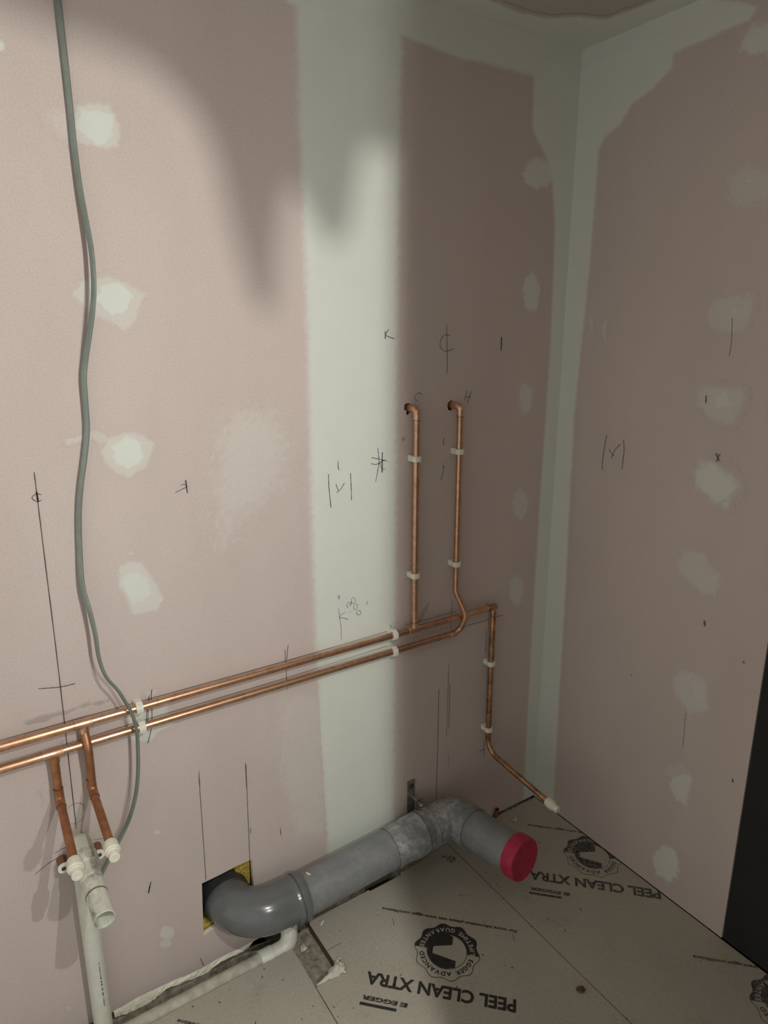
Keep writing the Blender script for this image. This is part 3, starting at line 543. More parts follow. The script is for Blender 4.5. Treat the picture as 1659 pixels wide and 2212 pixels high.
# behind the board: cavity, wool and sole plate seen through the openings
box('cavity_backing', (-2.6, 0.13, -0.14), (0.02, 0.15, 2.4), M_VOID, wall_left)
box('sole_plate', (-2.6, 0.022, -0.13), (-1.135, 0.10, 0.028), M_TIMBER, wall_left, bevel=0.003)
box('sole_plate', (-1.03, 0.0135, -0.13), (0.0, 0.10, 0.028), M_TIMBER, wall_left, bevel=0.003)
def wool(lo, hi, seed, name='insulation_wool'):
    bm = bmesh.new()
    bmesh.ops.create_icosphere(bm, subdivisions=4, radius=0.5)
    c = [(a + b) / 2 for a, b in zip(lo, hi)]; s = [b - a for a, b in zip(lo, hi)]
    for v in bm.verts:
        q = v.co.copy()
        m = max(abs(q.x), abs(q.y), abs(q.z)); q = q.lerp(q * (0.5 / m), 0.75)
        k = 1 + 0.10 * noise.noise(q * 6 + Vector((seed, 0, 0))) + 0.07 * noise.noise(q * 19 + Vector((seed, 4, 0)))
        v.co = Vector((c[0] + q.x * s[0] * k, c[1] + q.y * s[1] * k, c[2] + q.z * s[2] * k))
    return from_bm(name, bm, M_WOOL, wall_left, smooth=True)
wool((-1.125, 0.030, 0.135), (-1.06, 0.12, 0.275), 1.0)
wool((-1.26, 0.040, 0.205), (-1.10, 0.12, 0.30), 2.0)
wool((-1.27, 0.018, 0.03), (-1.15, 0.12, 0.098), 3.0)
box('stud', (-1.083, 0.0135, 0.03), (-1.045, 0.10, 2.39), M_TIMBER, wall_left)

# ---------------------------------------------------------------- right wall
Y_END = -0.727
wall_right = structure(empty('wall_right', (0, 0, 0)))
bm = bmesh.new(); box_bm(bm, (0.0, Y_END, 0.003), (0.0125, 0.0125, 2.4))
from_bm('plasterboard_sheet', bm, M_PINK, wall_right)
# the sheet goes on above the door opening
bm = bmesh.new(); box_bm(bm, (0.0, -3.2, 2.10), (0.0125, Y_END - 0.0005, 2.4))
from_bm('plasterboard_sheet', bm, M_PINK, wall_right)
LOWR = ((-3.2, 0.003), (0.0, 2.4))
faceR = Vector((-1, 0, 0))
flip_to(skim('ceiling_joint_strip', [(0.05, 2.30), (-0.29, 2.306), (-0.40, 2.312), (-0.485, 2.318), (-0.50, 2.335), (-0.46, 2.36), (-0.40, 2.385), (-0.34, 2.46), (0.05, 2.46)], 0.92, 0.007, on_right, M_PINK, wall_right, step=0.006, rough=0.22, clip=LOWR), faceR)
flip_to(skim('corner_joint_strip', STRIP_CORNER_RIGHT, 1.0, 0.010, on_right, M_PINK, wall_right, step=0.006, rough=0.22, clip=LOWR), faceR)
for poly, st, fe in FILLER_RIGHT:
    flip_to(skim('filler_patch', poly, st, fe * 1.7, on_right, M_PINK, wall_right, clip=LOWR), faceR)
for pts, w, d in PENCIL_RIGHT:
    ribbon('pencil_mark', pts, w, on_right, M_PENCIL if d > 0.75 else M_PENCIL_SOFT, wall_right)
box('stud', (0.013, Y_END + 0.001, 0.0), (0.06, Y_END + 0.05, 2.4), M_TIMBER, wall_right)
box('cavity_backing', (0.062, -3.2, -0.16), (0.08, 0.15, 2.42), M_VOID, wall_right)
box('sole_plate', (0.013, Y_END + 0.05, -0.02), (0.06, 0.0, 0.03), M_TIMBER, wall_right)

# charcoal door leaf standing in the opening at the end of the right wall
door = structure(empty('door_1', (0.0, Y_END - 0.40, 0.0)))
d1 = box('door_leaf', (0.001, Y_END - 0.84, 0.004), (0.041, Y_END - 0.003, 2.095), M_DOOR, bevel=0.0015)
d2 = lathe('door_handle', (0.001, Y_END - 0.78, 1.0), (-1, 0, 0), [(0, 0.024), (0.008, 0.024), (0.008, 0.009), (0.045, 0.009), (0.05, 0.006), (0.05, 0)], M_STEEL)
adopt(door, [d1, d2])

# unseen partition added behind the camera to cut fill light on the left wall
fill_block_wall = structure(empty('fill_block_wall', (0, -2.3, 0)))
wb = box('plasterboard_sheet', (-1.15, -2.3125, 0.0), (0.0, -2.30, 2.4), M_PINK)
adopt(fill_block_wall, [wb])

# ---------------------------------------------------------------- ceiling
ceiling = structure(empty('ceiling', (0, 0, 2.4)))
c0 = box('plasterboard_sheet', (-2.6, -3.2, 2.4), (0.02, 0.02, 2.4125), M_GREYBOARD)
down = Vector((0, 0, -1))
c1_ = flip_to(skim('ceiling_joint_strip', [(-2.7, 0.06), (-2.7, -0.09), (-1.2, -0.085), (-0.41, -0.085), (-0.313, -0.077), (-0.228, -0.09), (-0.171, -0.139), (-0.10, -0.165), (-0.085, -0.298), (-0.08, -0.34), (-0.02, -0.40), (0.06, -0.40), (0.06, 0.06)], 0.9, 0.012, on_ceiling, M_GREYBOARD, None, step=0.008, rough=0.22, clip=((-2.6, -3.2), (0, 0))), down)
adopt(ceiling, [c0, c1_])
for c in (c0, c1_): pass

# ---------------------------------------------------------------- floor: tongued chipboard on a dusty subfloor
floor = structure(empty('floor', (0, 0, 0)))
SEAM_A, SEAM_B, GAP = -0.4155, -1.0215, 0.0009
def floor_board(outline, name='floor_board'):
    bm = bmesh.new()
    vs = [bm.verts.new((a, b, 0.0)) for a, b in outline]
    f = bm.faces.new(vs); bm.normal_update()
    if f.normal.z < 0: f.normal_flip()
    r = bmesh.ops.extrude_face_region(bm, geom=[f], use_keep_orig=True)
    bmesh.ops.translate(bm, verts=[v for v in r['geom'] if isinstance(v, bmesh.types.BMVert)], vec=(0, 0, -0.022))
    bmesh.ops.recalc_face_normals(bm, faces=bm.faces[:])
    bm.normal_update()
    for q in bm.faces: q.material_index = 0 if q.normal.z > 0.9 else 1
    bmesh.ops.triangulate(bm, faces=bm.faces[:])
    return from_bm(name, bm, [M_FLOOR, M_CORE], floor)
def jag(x0, x1, y, amp, n):
    return [(x0 + (x1 - x0) * k / n, y + amp * rng.uniform(-1, 1)) for k in range(n + 1)]
floor_board([(-0.0015, -3.2), (-0.0015, -0.004)] + jag(-0.03, -0.19, -0.0085, 0.0025, 14) + [(-0.197, -0.014), (-0.36, -0.013), (-0.372, -0.010), (SEAM_A + GAP, -0.012), (SEAM_A + GAP, -3.2)])
floor_board([(SEAM_A - GAP, -3.2), (SEAM_A - GAP, -0.018), (-0.44, -0.017), (-0.50, -0.024), (-0.535, -0.032)] + jag(-0.545, -0.615, -0.034, 0.002, 8) + [(-0.620, -0.036), (-0.622, -0.045), (-0.737, -0.045), (-0.739, -0.038)] + jag(-0.75, -0.94, -0.040, 0.002, 10) + [(-0.946, -0.054), (-0.9455, -0.228), (SEAM_B + GAP, -0.235), (SEAM_B + GAP, -3.2)])
floor_board([(SEAM_B - GAP, -3.2), (SEAM_B - GAP, -0.107)] + jag(-1.03, -1.60, -0.0985, 0.0014, 90) + [(-2.6, -0.0985), (-2.6, -3.2)])
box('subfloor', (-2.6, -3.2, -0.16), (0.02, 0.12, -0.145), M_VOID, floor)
box('joist', (-1.06, -0.4, -0.144), (-0.925, -0.03, -0.030), M_DUST, floor, bevel=0.004)
# dusty debris bed in the slot beside the wall
V, F = [], []
nx, ny = 150, 10
for j in range(ny + 1):
    for i in range(nx + 1):
        x = -2.0 + 1.99 * i / nx; y = -0.125 + 0.145 * j / ny
        z = -0.062 + 0.016 * noise.noise((x * 14, y * 14, 0)) + 0.007 * noise.noise((x * 55, y * 55, 3))
        if x > -0.93 and not -0.735 < x < -0.625: z = 0.45 * z + 0.020
        V.append((x, y, min(z, -0.003) if y > -0.06 else min(z, -0.024)))
for j in range(ny):
    for i in range(nx):
        a = j * (nx + 1) + i
        F.append((a, a + 1, a + nx + 2, a + nx + 1))
bed = mesh('debris_bed', V, F, M_DUST, floor, smooth=True); bed['kind'] = 'stuff'
flip_to(bed, Vector((0, 0, 1)))

# ---- printing on the boards
def text_mesh(body, size, bold=0.0):
    cu = bpy.data.curves.new('lettering', 'FONT')
    cu.body = body; cu.size = size; cu.offset = bold; cu.resolution_u = 3
    o = bpy.data.objects.new('lettering_source', cu); COL.objects.link(o)
    dg = bpy.context.evaluated_depsgraph_get()
    me = bpy.data.meshes.new_from_object(o.evaluated_get(dg))
    bpy.data.objects.remove(o); bpy.data.curves.remove(cu)
    return me
def fit_text(body, u0, u1, v0, v1, bold=0.0, shear=0.0):
    """bmesh of a line of lettering stretched to the box u0..u1, v0..v1 (cap height)"""
    me = text_mesh(body, 1.0, bold)
    bm = bmesh.new(); bm.from_mesh(me); bpy.data.meshes.remove(me)
    xs = [v.co.x for v in bm.verts]
    capm = text_mesh('E', 1.0, bold); cap = [v.co.y for v in capm.vertices]; bpy.data.meshes.remove(capm)
    x0, x1, y0, y1 = min(xs), max(xs), min(cap), max(cap)
    for v in bm.verts:
        yy = (v.co.y - y0) / (y1 - y0)
        v.co = Vector((u0 + (v.co.x - x0) / (x1 - x0) * (u1 - u0) + shear * yy, v0 + yy * (v1 - v0), 0))
    return bm
def poly_bm(loops):
    bm = bmesh.new(); edges = []
    for loop in loops:
        vs = [bm.verts.new((a, b, 0)) for a, b in loop]
        edges += [bm.edges.new((vs[i], vs[(i+1) % len(vs)])) for i in range(len(vs))]
    bmesh.ops.triangle_fill(bm, edges=edges, use_beauty=True, use_dissolve=False)
    return bm
def quad_strip(outer, inner):
    bm = bmesh.new()
    a = [bm.verts.new((*q, 0)) for q in outer]; b = [bm.verts.new((*q, 0)) for q in inner]
    for i in range(len(outer) - 1):
        bm.faces.new((a[i], a[i+1], b[i+1], b[i]))
    return bm
S2 = math.sqrt(0.5)
def stamp_place(bm, centre, h, x_max=None, y_min=None):
    for v in bm.verts:
        u, w = v.co.x, v.co.y
        v.co = Vector((centre[0] - S2 * u - S2 * w, centre[1] + S2 * u - S2 * w, h))
    if x_max is not None:
        bmesh.ops.bisect_plane(bm, geom=bm.verts[:] + bm.edges[:] + bm.faces[:], plane_co=(x_max, 0, 0), plane_no=(1, 0, 0), clear_outer=True)
    if y_min is not None:
        bmesh.ops.bisect_plane(bm, geom=bm.verts[:] + bm.edges[:] + bm.faces[:], plane_co=(0, y_min, 0), plane_no=(0, 1, 0), clear_outer=True)
    bm.normal_update()
    for f in bm.faces:
        if f.normal.z < 0: f.normal_flip()
def scallop(t, R=0.0865, amp=0.0042, k=10):
    r = R + amp * math.cos(k * t + 0.5)
    return (r * math.cos(t), r * math.sin(t))
def stamp(centre, mat, only=None, x_max=None, y_min=None):
    H = 0.0006
    def put(name, bm, h=H, m=mat):
        stamp_place(bm, centre, h, x_max, y_min)
        if len(bm.faces) == 0:
            bm.free(); return
        from_bm(name, bm, m, floor)
    want = lambda k: only is None or k in only
    if want('title'): put('printed_lettering', fit_text('PEEL CLEAN XTRA', -0.190, 0.199, 0.1035, 0.1395, 0.034))
    if want('maker'):
        put('printed_lettering', fit_text('E', 0.078, 0.097, 0.171, 0.183, 0.045, 0.002))
        put('printed_lettering', fit_text('EGGER', 0.104, 0.197, 0.171, 0.183, 0.045, 0.002))
        put('printed_bar', poly_bm([[(0.104, 0.1905), (0.199, 0.1905), (0.199, 0.1985), (0.104, 0.1985)]]))
    if want('info'): put('printed_lettering', fit_text('For more information please visit www.egger.com/lifetime', -0.186, 0.205, -0.1088, -0.0990, 0.026))
    if want('seal'):
        n = 120
        # lower-lettered half is black (towards the small print), upper half is an outline
        t0, t1 = math.pi, 2 * math.pi
        arc = [t0 + (t1 - t0) * k / n for k in range(n + 1)]
        put('printed_seal', quad_strip([scallop(t) for t in arc], [(0.0555*math.cos(t), 0.0555*math.sin(t)) for t in arc]))
        arc2 = [math.pi * k / n for k in range(n + 1)]
        put('printed_seal', quad_strip([scallop(t) for t in arc2], [scallop(t, 0.0848) for t in arc2]))
        full = [2 * math.pi * k / 96 for k in range(97)]
        put('printed_seal', quad_strip([(0.0552*math.cos(t), 0.0552*math.sin(t)) for t in full], [(0.0538*math.cos(t), 0.0538*math.sin(t)) for t in full]), H + 0.0001)
        # the emblem inside: two black blocks and the rim that joins them
        rr = 0.0535
        def arcp(a, b, m=40): return [(rr*math.cos(math.radians(a + (b-a)*k/m)), rr*math.sin(math.radians(a + (b-a)*k/m))) for k in range(m + 1)]
        emblem = arcp(-92, 96, 60)
        emblem += [(-0.027, 0.046), (-0.027, 0.026), (0.0385, 0.0135), (0.0385, -0.0085), (-0.012, -0.0225), (-0.012, -0.048)]
        emblem = [q for q in emblem]
        put('printed_emblem', poly_bm([emblem]), H + 0.0001)
        def ring_text(body, radius, size, mid, inward, m, h):
            """letters one by one round the seal"""
            ws = []
            for ch in body:
                if ch == ' ': ws.append(0.55 * size); continue
                me = text_mesh(ch, size, 0.03 * size); xs = [v.co.x for v in me.vertices]; ws.append(max(xs) - min(xs) + 0.17 * size); bpy.data.meshes.remove(me)
            total = sum(ws); pos = -total / 2
            bm = bmesh.new()
            for ch, w in zip(body, ws):
                if ch != ' ':
                    me = text_mesh(ch, size, 0.03 * size)
                    xs = [v.co.x for v in me.vertices]; cx = (max(xs) + min(xs)) / 2
                    s = pos + w / 2
                    ang = mid + (s / radius if inward else -s / radius)
                    for v in me.vertices:
                        x, y = v.co.x - cx, v.co.y - 0.36 * size
                        if inward:      # feet outwards
                            rad = Vector((math.cos(ang), math.sin(ang))); tan = Vector((-rad.y, rad.x)); q = rad * (radius - y) + tan * x
                        else:           # feet inwards
                            rad = Vector((math.cos(ang), math.sin(ang))); tan = Vector((rad.y, -rad.x)); q = rad * (radius + y) + tan * x
                        v.co = (q.x, q.y, 0)
                    bm.from_mesh(me); bpy.data.meshes.remove(me)
                pos += w
            put('printed_lettering', bm, h, m)
        ring_text('EGGER ADVANCED', 0.0695, 0.0175, math.pi / 2, False, mat, H)
        ring_text('LIFETIME GUARANTEE', 0.0695, 0.0175, -math.pi / 2, True, M_FLOOR, H + 0.0002)
stamp((-0.670, -0.338), M_INK)
stamp((-0.057, -0.318), M_INK_WORN, x_max=-0.002)
stamp((-0.047, -0.936), M_INK_WORN, only=('info', 'seal'), x_max=-0.002)
stamp((-1.279, -0.346), M_INK)
# little recycling mark near the seam
def ring_mark(c, r0, r1, gaps=0):
    full = [2 * math.pi * k / 48 for k in range(49)]
    bm = quad_strip([(r1*math.cos(t), r1*math.sin(t)) for t in full], [(r0*math.cos(t), r0*math.sin(t)) for t in full])
    stamp_place(bm, c, 0.0006)
    from_bm('printed_recycling_mark', bm, M_INK, floor)
ring_mark((-0.4486, -0.0793), 0.0125, 0.0140)
for k in range(3):
    a0 = math.radians(90 + 120 * k)
    bm = bmesh.new()
    for b0, b1, w in ((-0.75, 0.25, 0.0016), ):
        arc = [a0 + b0 + (b1 - b0) * i / 8 for i in range(9)]
        o_ = [(0.0092*math.cos(t), 0.0092*math.sin(t)) for t in arc]; i_ = [(0.0052*math.cos(t), 0.0052*math.sin(t)) for t in arc]
        va = [bm.verts.new((*q, 0)) for q in o_]; vb = [bm.verts.new((*q, 0)) for q in i_]
        for i in range(8): bm.faces.new((va[i], va[i+1], vb[i+1], vb[i]))
    t = a0 + 0.25
    tri = [bm.verts.new((0.0112*math.cos(t), 0.0112*math.sin(t), 0)), bm.verts.new((0.0032*math.cos(t), 0.0032*math.sin(t), 0)), bm.verts.new((0.0075*math.cos(t+0.6), 0.0075*math.sin(t+0.6), 0))]
    bm.faces.new(tri)
    stamp_place(bm, (-0.4486, -0.0793), 0.0006)
    from_bm('printed_recycling_mark', bm, M_INK, floor)
bm = fit_text('AM', -0.006, 0.006, 0.0, 0.008, 0.01)
stamp_place(bm, (-0.4575, -0.0555), 0.0006)
from_bm('printed_lettering', bm, M_INK, floor)
# pencil dashes on the boards
on_floor = lambda a, b, h: (a, b, h)
for pts in ([(-0.9440, -0.156), (-0.900, -0.156)], [(-0.735, -0.166), (-0.745, -0.190)], [(-0.505, -0.215), (-0.523, -0.205)], [(-0.493, -0.418), (-0.480, -0.395)]):
    ribbon('pencil_mark', pts, 0.002, on_floor, M_PENCIL_SOFT, floor, 0.0007)

# ---------------------------------------------------------------- grey soil pipe
RS = 0.0590
soil = tag(empty('soil_pipe', (-0.75, -0.083, 0.0)), 'thick grey plastic soil pipe running along the wall foot, red cap on its end', 'pipe')
ax_l = Vector((-0.985, -0.083, 0.1445)); ax_r = Vector((-0.452, -0.083, 0.1705))
dr = (ax_r - ax_l).normalized()
P = lambda x: ax_l + dr * ((x - ax_l.x) / dr.x)
cap_end = Vector((-0.412, -0.362, 0.190))
parts = []
# swept bend out of the wall
path = fillet([(-1.158, 0.115, 0.150), (-1.158, -0.081, 0.150), P(-0.975)], 0.098, math.radians(6))
parts.append(tube('bend', path, RS + 0.0015, M_SOIL_CLEAN, n=48))
# dark socket end of the bend inside the wall
parts.append(lathe('bend_socket', (-1.158, 0.004, 0.150), (0, 1, 0), [(0, RS + 0.001), (0.004, RS + 0.0055), (0.055, RS + 0.0065), (0.06, RS + 0.001)], M_RUBBER, n=48))
parts.append(lathe('socket_collar', P(-1.012), dr, [(0, RS + 0.001), (0.003, RS + 0.0042), (0.010, RS + 0.0055), (0.0125, RS + 0.0045), (0.0155, RS + 0.0045), (0.018, RS + 0.0062), (0.030, RS + 0.0060), (0.034, RS + 0.004), (0.0345, RS - 0.001)], M_SOIL_CLEAN, n=56))
parts.append(lathe('seam_ring', P(-1.032), dr, [(-0.001, RS + 0.0014), (0.0, RS + 0.0019), (0.0012, RS + 0.0019), (0.002, RS + 0.0014)], M_SOIL_CLEAN, n=48))
parts.append(tube('straight_pipe', [P(-0.99), P(-0.66)], RS - 0.0012, M_SOIL, n=56))
parts.append(lathe('coupling', P(-0.690), dr, [(0, RS - 0.0012), (0.0006, RS + 0.0008), (0.060, RS + 0.0012), (0.066, RS + 0.0045), (0.112, RS + 0.0050), (0.115, RS + 0.0066), (0.121, RS + 0.0066), (0.123, RS + 0.0040), (0.128, RS + 0.0040)], M_SOIL_DUSTY, n=56))
el0 = P(-0.562)
tdir = (cap_end - ax_r).normalized()
path = fillet([el0, ax_r, ax_r + tdir * 0.085], 0.046, math.radians(8))
parts.append(tube('elbow', path, RS + 0.0030, M_SOIL_DUSTY, n=56))
parts.append(lathe('elbow_socket', ax_r + tdir * 0.062, tdir, [(-0.002, RS + 0.002), (0.0, RS + 0.0052), (0.024, RS + 0.0055), (0.028, RS + 0.0036), (0.0285, RS - 0.002)], M_SOIL_DUSTY, n=56))
parts.append(tube('tail_pipe', [ax_r + tdir * 0.08, cap_end - tdir * 0.012], RS - 0.0008, M_SOIL, n=56))
cap_o = lathe('end_cap', cap_end - tdir * 0.040, tdir, [(0, RS), (0, RS + 0.0035), (0.004, RS + 0.0045), (0.032, RS + 0.0040), (0.038, RS + 0.0025), (0.040, RS - 0.001), (0.0385, RS - 0.006), (0.0385, 0.0)], M_RED, n=56)
cap_o['label'] = 'crimson plastic end cap'
parts.append(cap_o)
# grip tab on the rim of the cap
side = tdir.cross(Vector((0, 0, 1))).normalized(); upv = side.cross(tdir)
for q, d, rr in ((P(-0.5735), dr, RS + 0.0067), (P(-0.5795), dr, RS + 0.0064), (P(-0.6895), dr, RS + 0.0002), (ax_r + tdir * 0.0895, tdir, RS + 0.0010), (ax_r + tdir * 0.061, tdir, RS + 0.0035), (P(-0.9965), dr, RS + 0.0056), (P(-0.9775), dr, RS + 0.0004)):
    parts.append(lathe('joint_line', q, d, [(-0.0007, rr - 0.004), (-0.0007, rr), (0.0007, rr), (0.0007, rr - 0.004)], M_RUBBER, n=56))
adopt(soil, parts)

def grip_tab():
    bm = bmesh.new(); box_bm(bm, (-0.012, -0.003, -0.016), (0.012, 0.007, 0.016))
    bmesh.ops.bevel(bm, geom=bm.edges[:], offset=0.0025, segments=2, affect='EDGES')
    d = (side * 0.50 + upv * 0.86).normalized()
    ax = tdir; tx = d.cross(ax)
    M3 = Matrix((tx, d, ax)).transposed()
    o = cap_end - tdir * 0.022 + d * (RS + 0.0035)
    for v in bm.verts: v.co = o + M3 @ v.co
    g = from_bm('grip_tab', bm, M_RED)
    g.parent = cap_o
    g.matrix_parent_inverse = (Matrix.Translation(soil.location)).inverted() @ Matrix.Identity(4)
    return g
grip_tab()

# steel strap bracket that holds the soil pipe to the wall
bracket = tag(empty('pipe_bracket', (-0.556, 0.0, 0.17)), 'zinc steel pipe bracket screwed to the wall above the grey pipe', 'bracket')
bp = []
bp.append(box('back_strip', (-0.571, -0.0045, 0.150), (-0.543, -0.0008, 0.291), M_STEEL, bevel=0.001))
bp.append(lathe('screw', (-0.557, -0.0045, 0.272), (0, -1, 0), [(0, 0.0085), (0.002, 0.0085), (0.0035, 0.006), (0.0035, 0.0028), (0.0022, 0.0022), (0.0022, 0)], M_SCREW, n=20))
cc = P(-0.553)
arc = []
for k in range(61):
    a = math.radians(-100 + 290 * k / 60)          # open at the back
    w = Vector((0, math.cos(a), math.sin(a)))
    arc.append(cc + w * (RS + 0.0058))
V, F = [], []
for q in arc:
    w = (q - cc).normalized()
    for dx, dh in ((-0.008, 0.0), (0.008, 0.0), (0.008, 0.0016), (-0.008, 0.0016)):
        V.append(q + dr * dx + w * dh)
for i in range(len(arc) - 1):
    for k in range(4):
        a, b = 4*i + k, 4*i + (k+1) % 4
        F.append((a, b, b + 4, a + 4))
F += [(0, 3, 2, 1), (4*60, 4*60+1, 4*60+2, 4*60+3)]
bp.append(smooth_by_angle(mesh('strap', V, F, M_SOIL_DUSTY)))
for s in (0, 1):
    bp.append(box('clamp_lug', (-0.567 + 0.004, -0.040 - 0.011 * s, 0.214), (-0.541 + 0.002, -0.0365 - 0.011 * s, 0.244), M_STEEL, bevel=0.001))
bp.append(tube('clamp_bolt', [(-0.553, -0.004, 0.232), (-0.553, -0.062, 0.232)], 0.0035, M_STEEL, n=12))
bp.append(lathe('clamp_nut', (-0.553, -0.052, 0.232), (0, -1, 0), [(0, 0), (0, 0.0075), (0.006, 0.0075), (0.007, 0.0065), (0.007, 0)], M_STEEL, n=6))
adopt(bracket, bp)

# ---------------------------------------------------------------- copper pipework
RC = 0.0090; RF = 0.0104; YC = -0.026
Z_UP, Z_LO = 0.8150, 0.7640
def sleeve(name, p0, p1, parent_list, mat=None, r=None, beads=True):
    a, b = Vector(p0), Vector(p1); L = (b - a).length; r = r or RF
    o = lathe(name, a, b - a, [(0, RC - 0.0004), (0, r), (0.0015, r), (0.0030, r - 0.0003), (L - 0.003, r - 0.0003), (L - 0.0015, r), (L, r), (L, RC - 0.0004)], mat or M_FITTING, n=24)
    parent_list.append(o)
    d = (b - a).normalized()
    for q in (a, b):
        parent_list.append(lathe('joint_line', q, d, [(-0.0005, RC), (-0.0005, r - 0.0002), (0.0005, r - 0.0002), (0.0005, RC)], M_SCREW, n=20))
    return o
def solder(p0, axis, lst):
    lst.append(lathe('solder_ring', p0, axis, [(-0.0012, RC), (-0.0006, RF + 0.0004), (0.0006, RF + 0.0004), (0.0012, RC)], M_SOLDER, n=24))
def stop_end(origin, axis, lst, name='stop_end'):
    o = lathe(name, origin, axis, [(-0.001, RC - 0.0002), (0.0, 0.0135), (0.003, 0.0148), (0.018, 0.0150), (0.0185, 0.0155), (0.0235, 0.0155), (0.0245, 0.0135), (0.029, 0.0130), (0.030, 0.0112), (0.0425, 0.0108), (0.0440, 0.0098), (0.0440, 0.0045), (0.0434, 0.0040), (0.0434, 0.0)], M_CAP, n=32)
    o['label'] = 'cream stepped push-fit stop end'
    lst.append(o); return o

# upper run: along the wall, cold riser, drop at the right end, left tail
up = tag(empty('copper_pipe', (-0.90, YC, Z_UP)), 'upper copper pipe along the wall, with the left riser and the drop by the corner', 'pipe')
L = []
XC, XH, XD = -0.5675, -0.4185, -0.2640
L.append(tube('horizontal_run', [(-1.462, YC, Z_UP), (XD + 0.001, YC, Z_UP)], RC, M_COPPER))
L.append(tube('wider_run', [(-2.3, YC, Z_UP), (-1.470, YC, Z_UP)], 0.0104, M_COPPER))
L.append(tube('riser', [(XC, YC, Z_UP + 0.004), (XC, YC, 1.432)], RC, M_COPPER))
sleeve('tee_run', (XC - 0.019, YC, Z_UP), (XC + 0.019, YC, Z_UP), L); sleeve('tee_branch', (XC, YC, Z_UP + 0.004), (XC, YC, Z_UP + 0.021), L)
solder((XC - 0.0195, YC, Z_UP), (1, 0, 0), L)
pe = fillet([(XC, YC, 1.424), (XC, YC, 1.449), (XC - 0.0085, 0.03, 1.449)], 0.0155, math.radians(8))
L.append(tube('elbow_into_wall', pe, RF, M_FITTING))
L.append(lathe('elbow_rim', (XC, YC, 1.420), (0, 0, 1), [(0, RC), (0, RF + 0.0006), (0.003, RF + 0.0006), (0.004, RF)], M_FITTING, n=24))
L.append(lathe('gasket', (XC, YC, 1.4185), (0, 0, 1), [(0, RC), (0, RF), (0.0012, RF), (0.0012, RC)], M_RUBBER, n=24))
# right-hand end: tight elbow and drop, bending out over the floor
sleeve('end_elbow', (XD - 0.020, YC, Z_UP), (XD + RF - 0.001, YC, Z_UP), L, M_COPPER_BURNT)
sleeve('end_elbow_branch', (XD, YC, Z_UP + 0.004), (XD, YC, Z_UP - 0.022), L, M_COPPER_BURNT)
dp = fillet([(XD, YC, Z_UP - 0.01), (XD + 0.002, YC, 0.305), (-0.2450, -0.302, 0.262)], 0.052, math.radians(6))
L.append(tube('drop_pipe', dp, RC, M_COPPER_BURNT))
tail_dir = (Vector(dp[-1]) - Vector(dp[-2])).normalized()
stop_end(Vector(dp[-1]) - tail_dir * 0.022, tail_dir, L)
# left tail
XT = -1.4620
sleeve('tee_run', (XT - 0.019, YC, Z_UP), (XT + 0.019, YC, Z_UP), L, r=0.0114); sleeve('tee_branch', (XT, YC, Z_UP - 0.004), (XT, YC, Z_UP - 0.021), L)
tp = fillet([(XT, YC, Z_UP - 0.01), (XT, YC - 0.001, 0.793), (XT + 0.001, YC - 0.021, 0.760), (XT + 0.001, YC - 0.012, 0.700), (XT, YC - 0.008, 0.651), (XT - 0.001, -0.236, 0.634)], [0.03, 0.05, 0.05, 0.016])
L.append(tube('tail', tp, RC, M_COPPER_DULL))
ed = Vector((XT - 0.001, -0.236, 0.634)); ee = Vector((XT, YC - 0.008, 0.651)); td = (ed - ee).normalized()
sleeve('tail_elbow', ee + Vector((0, 0, 0.028)), ee + Vector((0, 0, 0.010)), L, M_COPPER_DULL); sleeve('tail_elbow', ee + td * 0.012, ee + td * 0.028, L, M_COPPER_DULL)
L.append(tube('tail_elbow', fillet([ee + Vector((0, 0, 0.020)), ee, ee + td * 0.020], 0.013), RF - 0.0003, M_COPPER_DULL))
stop_end(ed - td * 0.024, td, L)
adopt(up, L)

# lower run
lo = tag(empty('copper_pipe', (-0.90, YC, Z_LO)), 'lower copper pipe along the wall, its riser bowing out over the upper one', 'pipe')
L = []
rp = fillet([(-2.3, YC, Z_LO), (XH + 0.018, YC, Z_LO + 0.001), (XH + 0.026, YC - 0.024, Z_UP + 0.012), (XH + 0.001, YC, Z_UP + 0.085), (XH, YC, 1.432)], [0.026, 0.045, 0.05])
L.append(tube('horizontal_run_and_riser', rp, RC, M_COPPER))
sleeve('elbow_collar', (XH - 0.016, YC, Z_LO), (XH + 0.002, YC, Z_LO), L)
solder((XH - 0.0165, YC, Z_LO), (1, 0, 0), L); solder((XH + 0.0045, YC - 0.0005, Z_LO + 0.001), (1, -0.1, 0.25), L)
pe = fillet([(XH, YC, 1.424), (XH, YC, 1.448), (XH - 0.0085, 0.03, 1.448)], 0.0155, math.radians(8))
L.append(tube('elbow_into_wall', pe, RF, M_FITTING))
L.append(lathe('elbow_rim', (XH, YC, 1.420), (0, 0, 1), [(0, RC), (0, RF + 0.0006), (0.003, RF + 0.0006), (0.004, RF)], M_FITTING, n=24))
L.append(lathe('gasket', (XH, YC, 1.4185), (0, 0, 1), [(0, RC), (0, RF), (0.0012, RF), (0.0012, RC)], M_RUBBER, n=24))
XT = -1.5280
L.append(tube('wider_run', [(-2.3, YC, Z_LO), (XT - 0.01, YC, Z_LO)], 0.0098, M_COPPER))
sleeve('tee_run', (XT - 0.019, YC, Z_LO), (XT + 0.019, YC, Z_LO), L, r=0.0108); sleeve('tee_branch', (XT, YC, Z_LO - 0.004), (XT, YC, Z_LO - 0.021), L, M_COPPER_DULL)
solder((XT - 0.0195, YC, Z_LO), (1, 0, 0), L)
ee = Vector((XT - 0.001, YC - 0.002, 0.648)); ed = Vector((XT - 0.006, -0.246, 0.634)); td = (ed - ee).normalized()
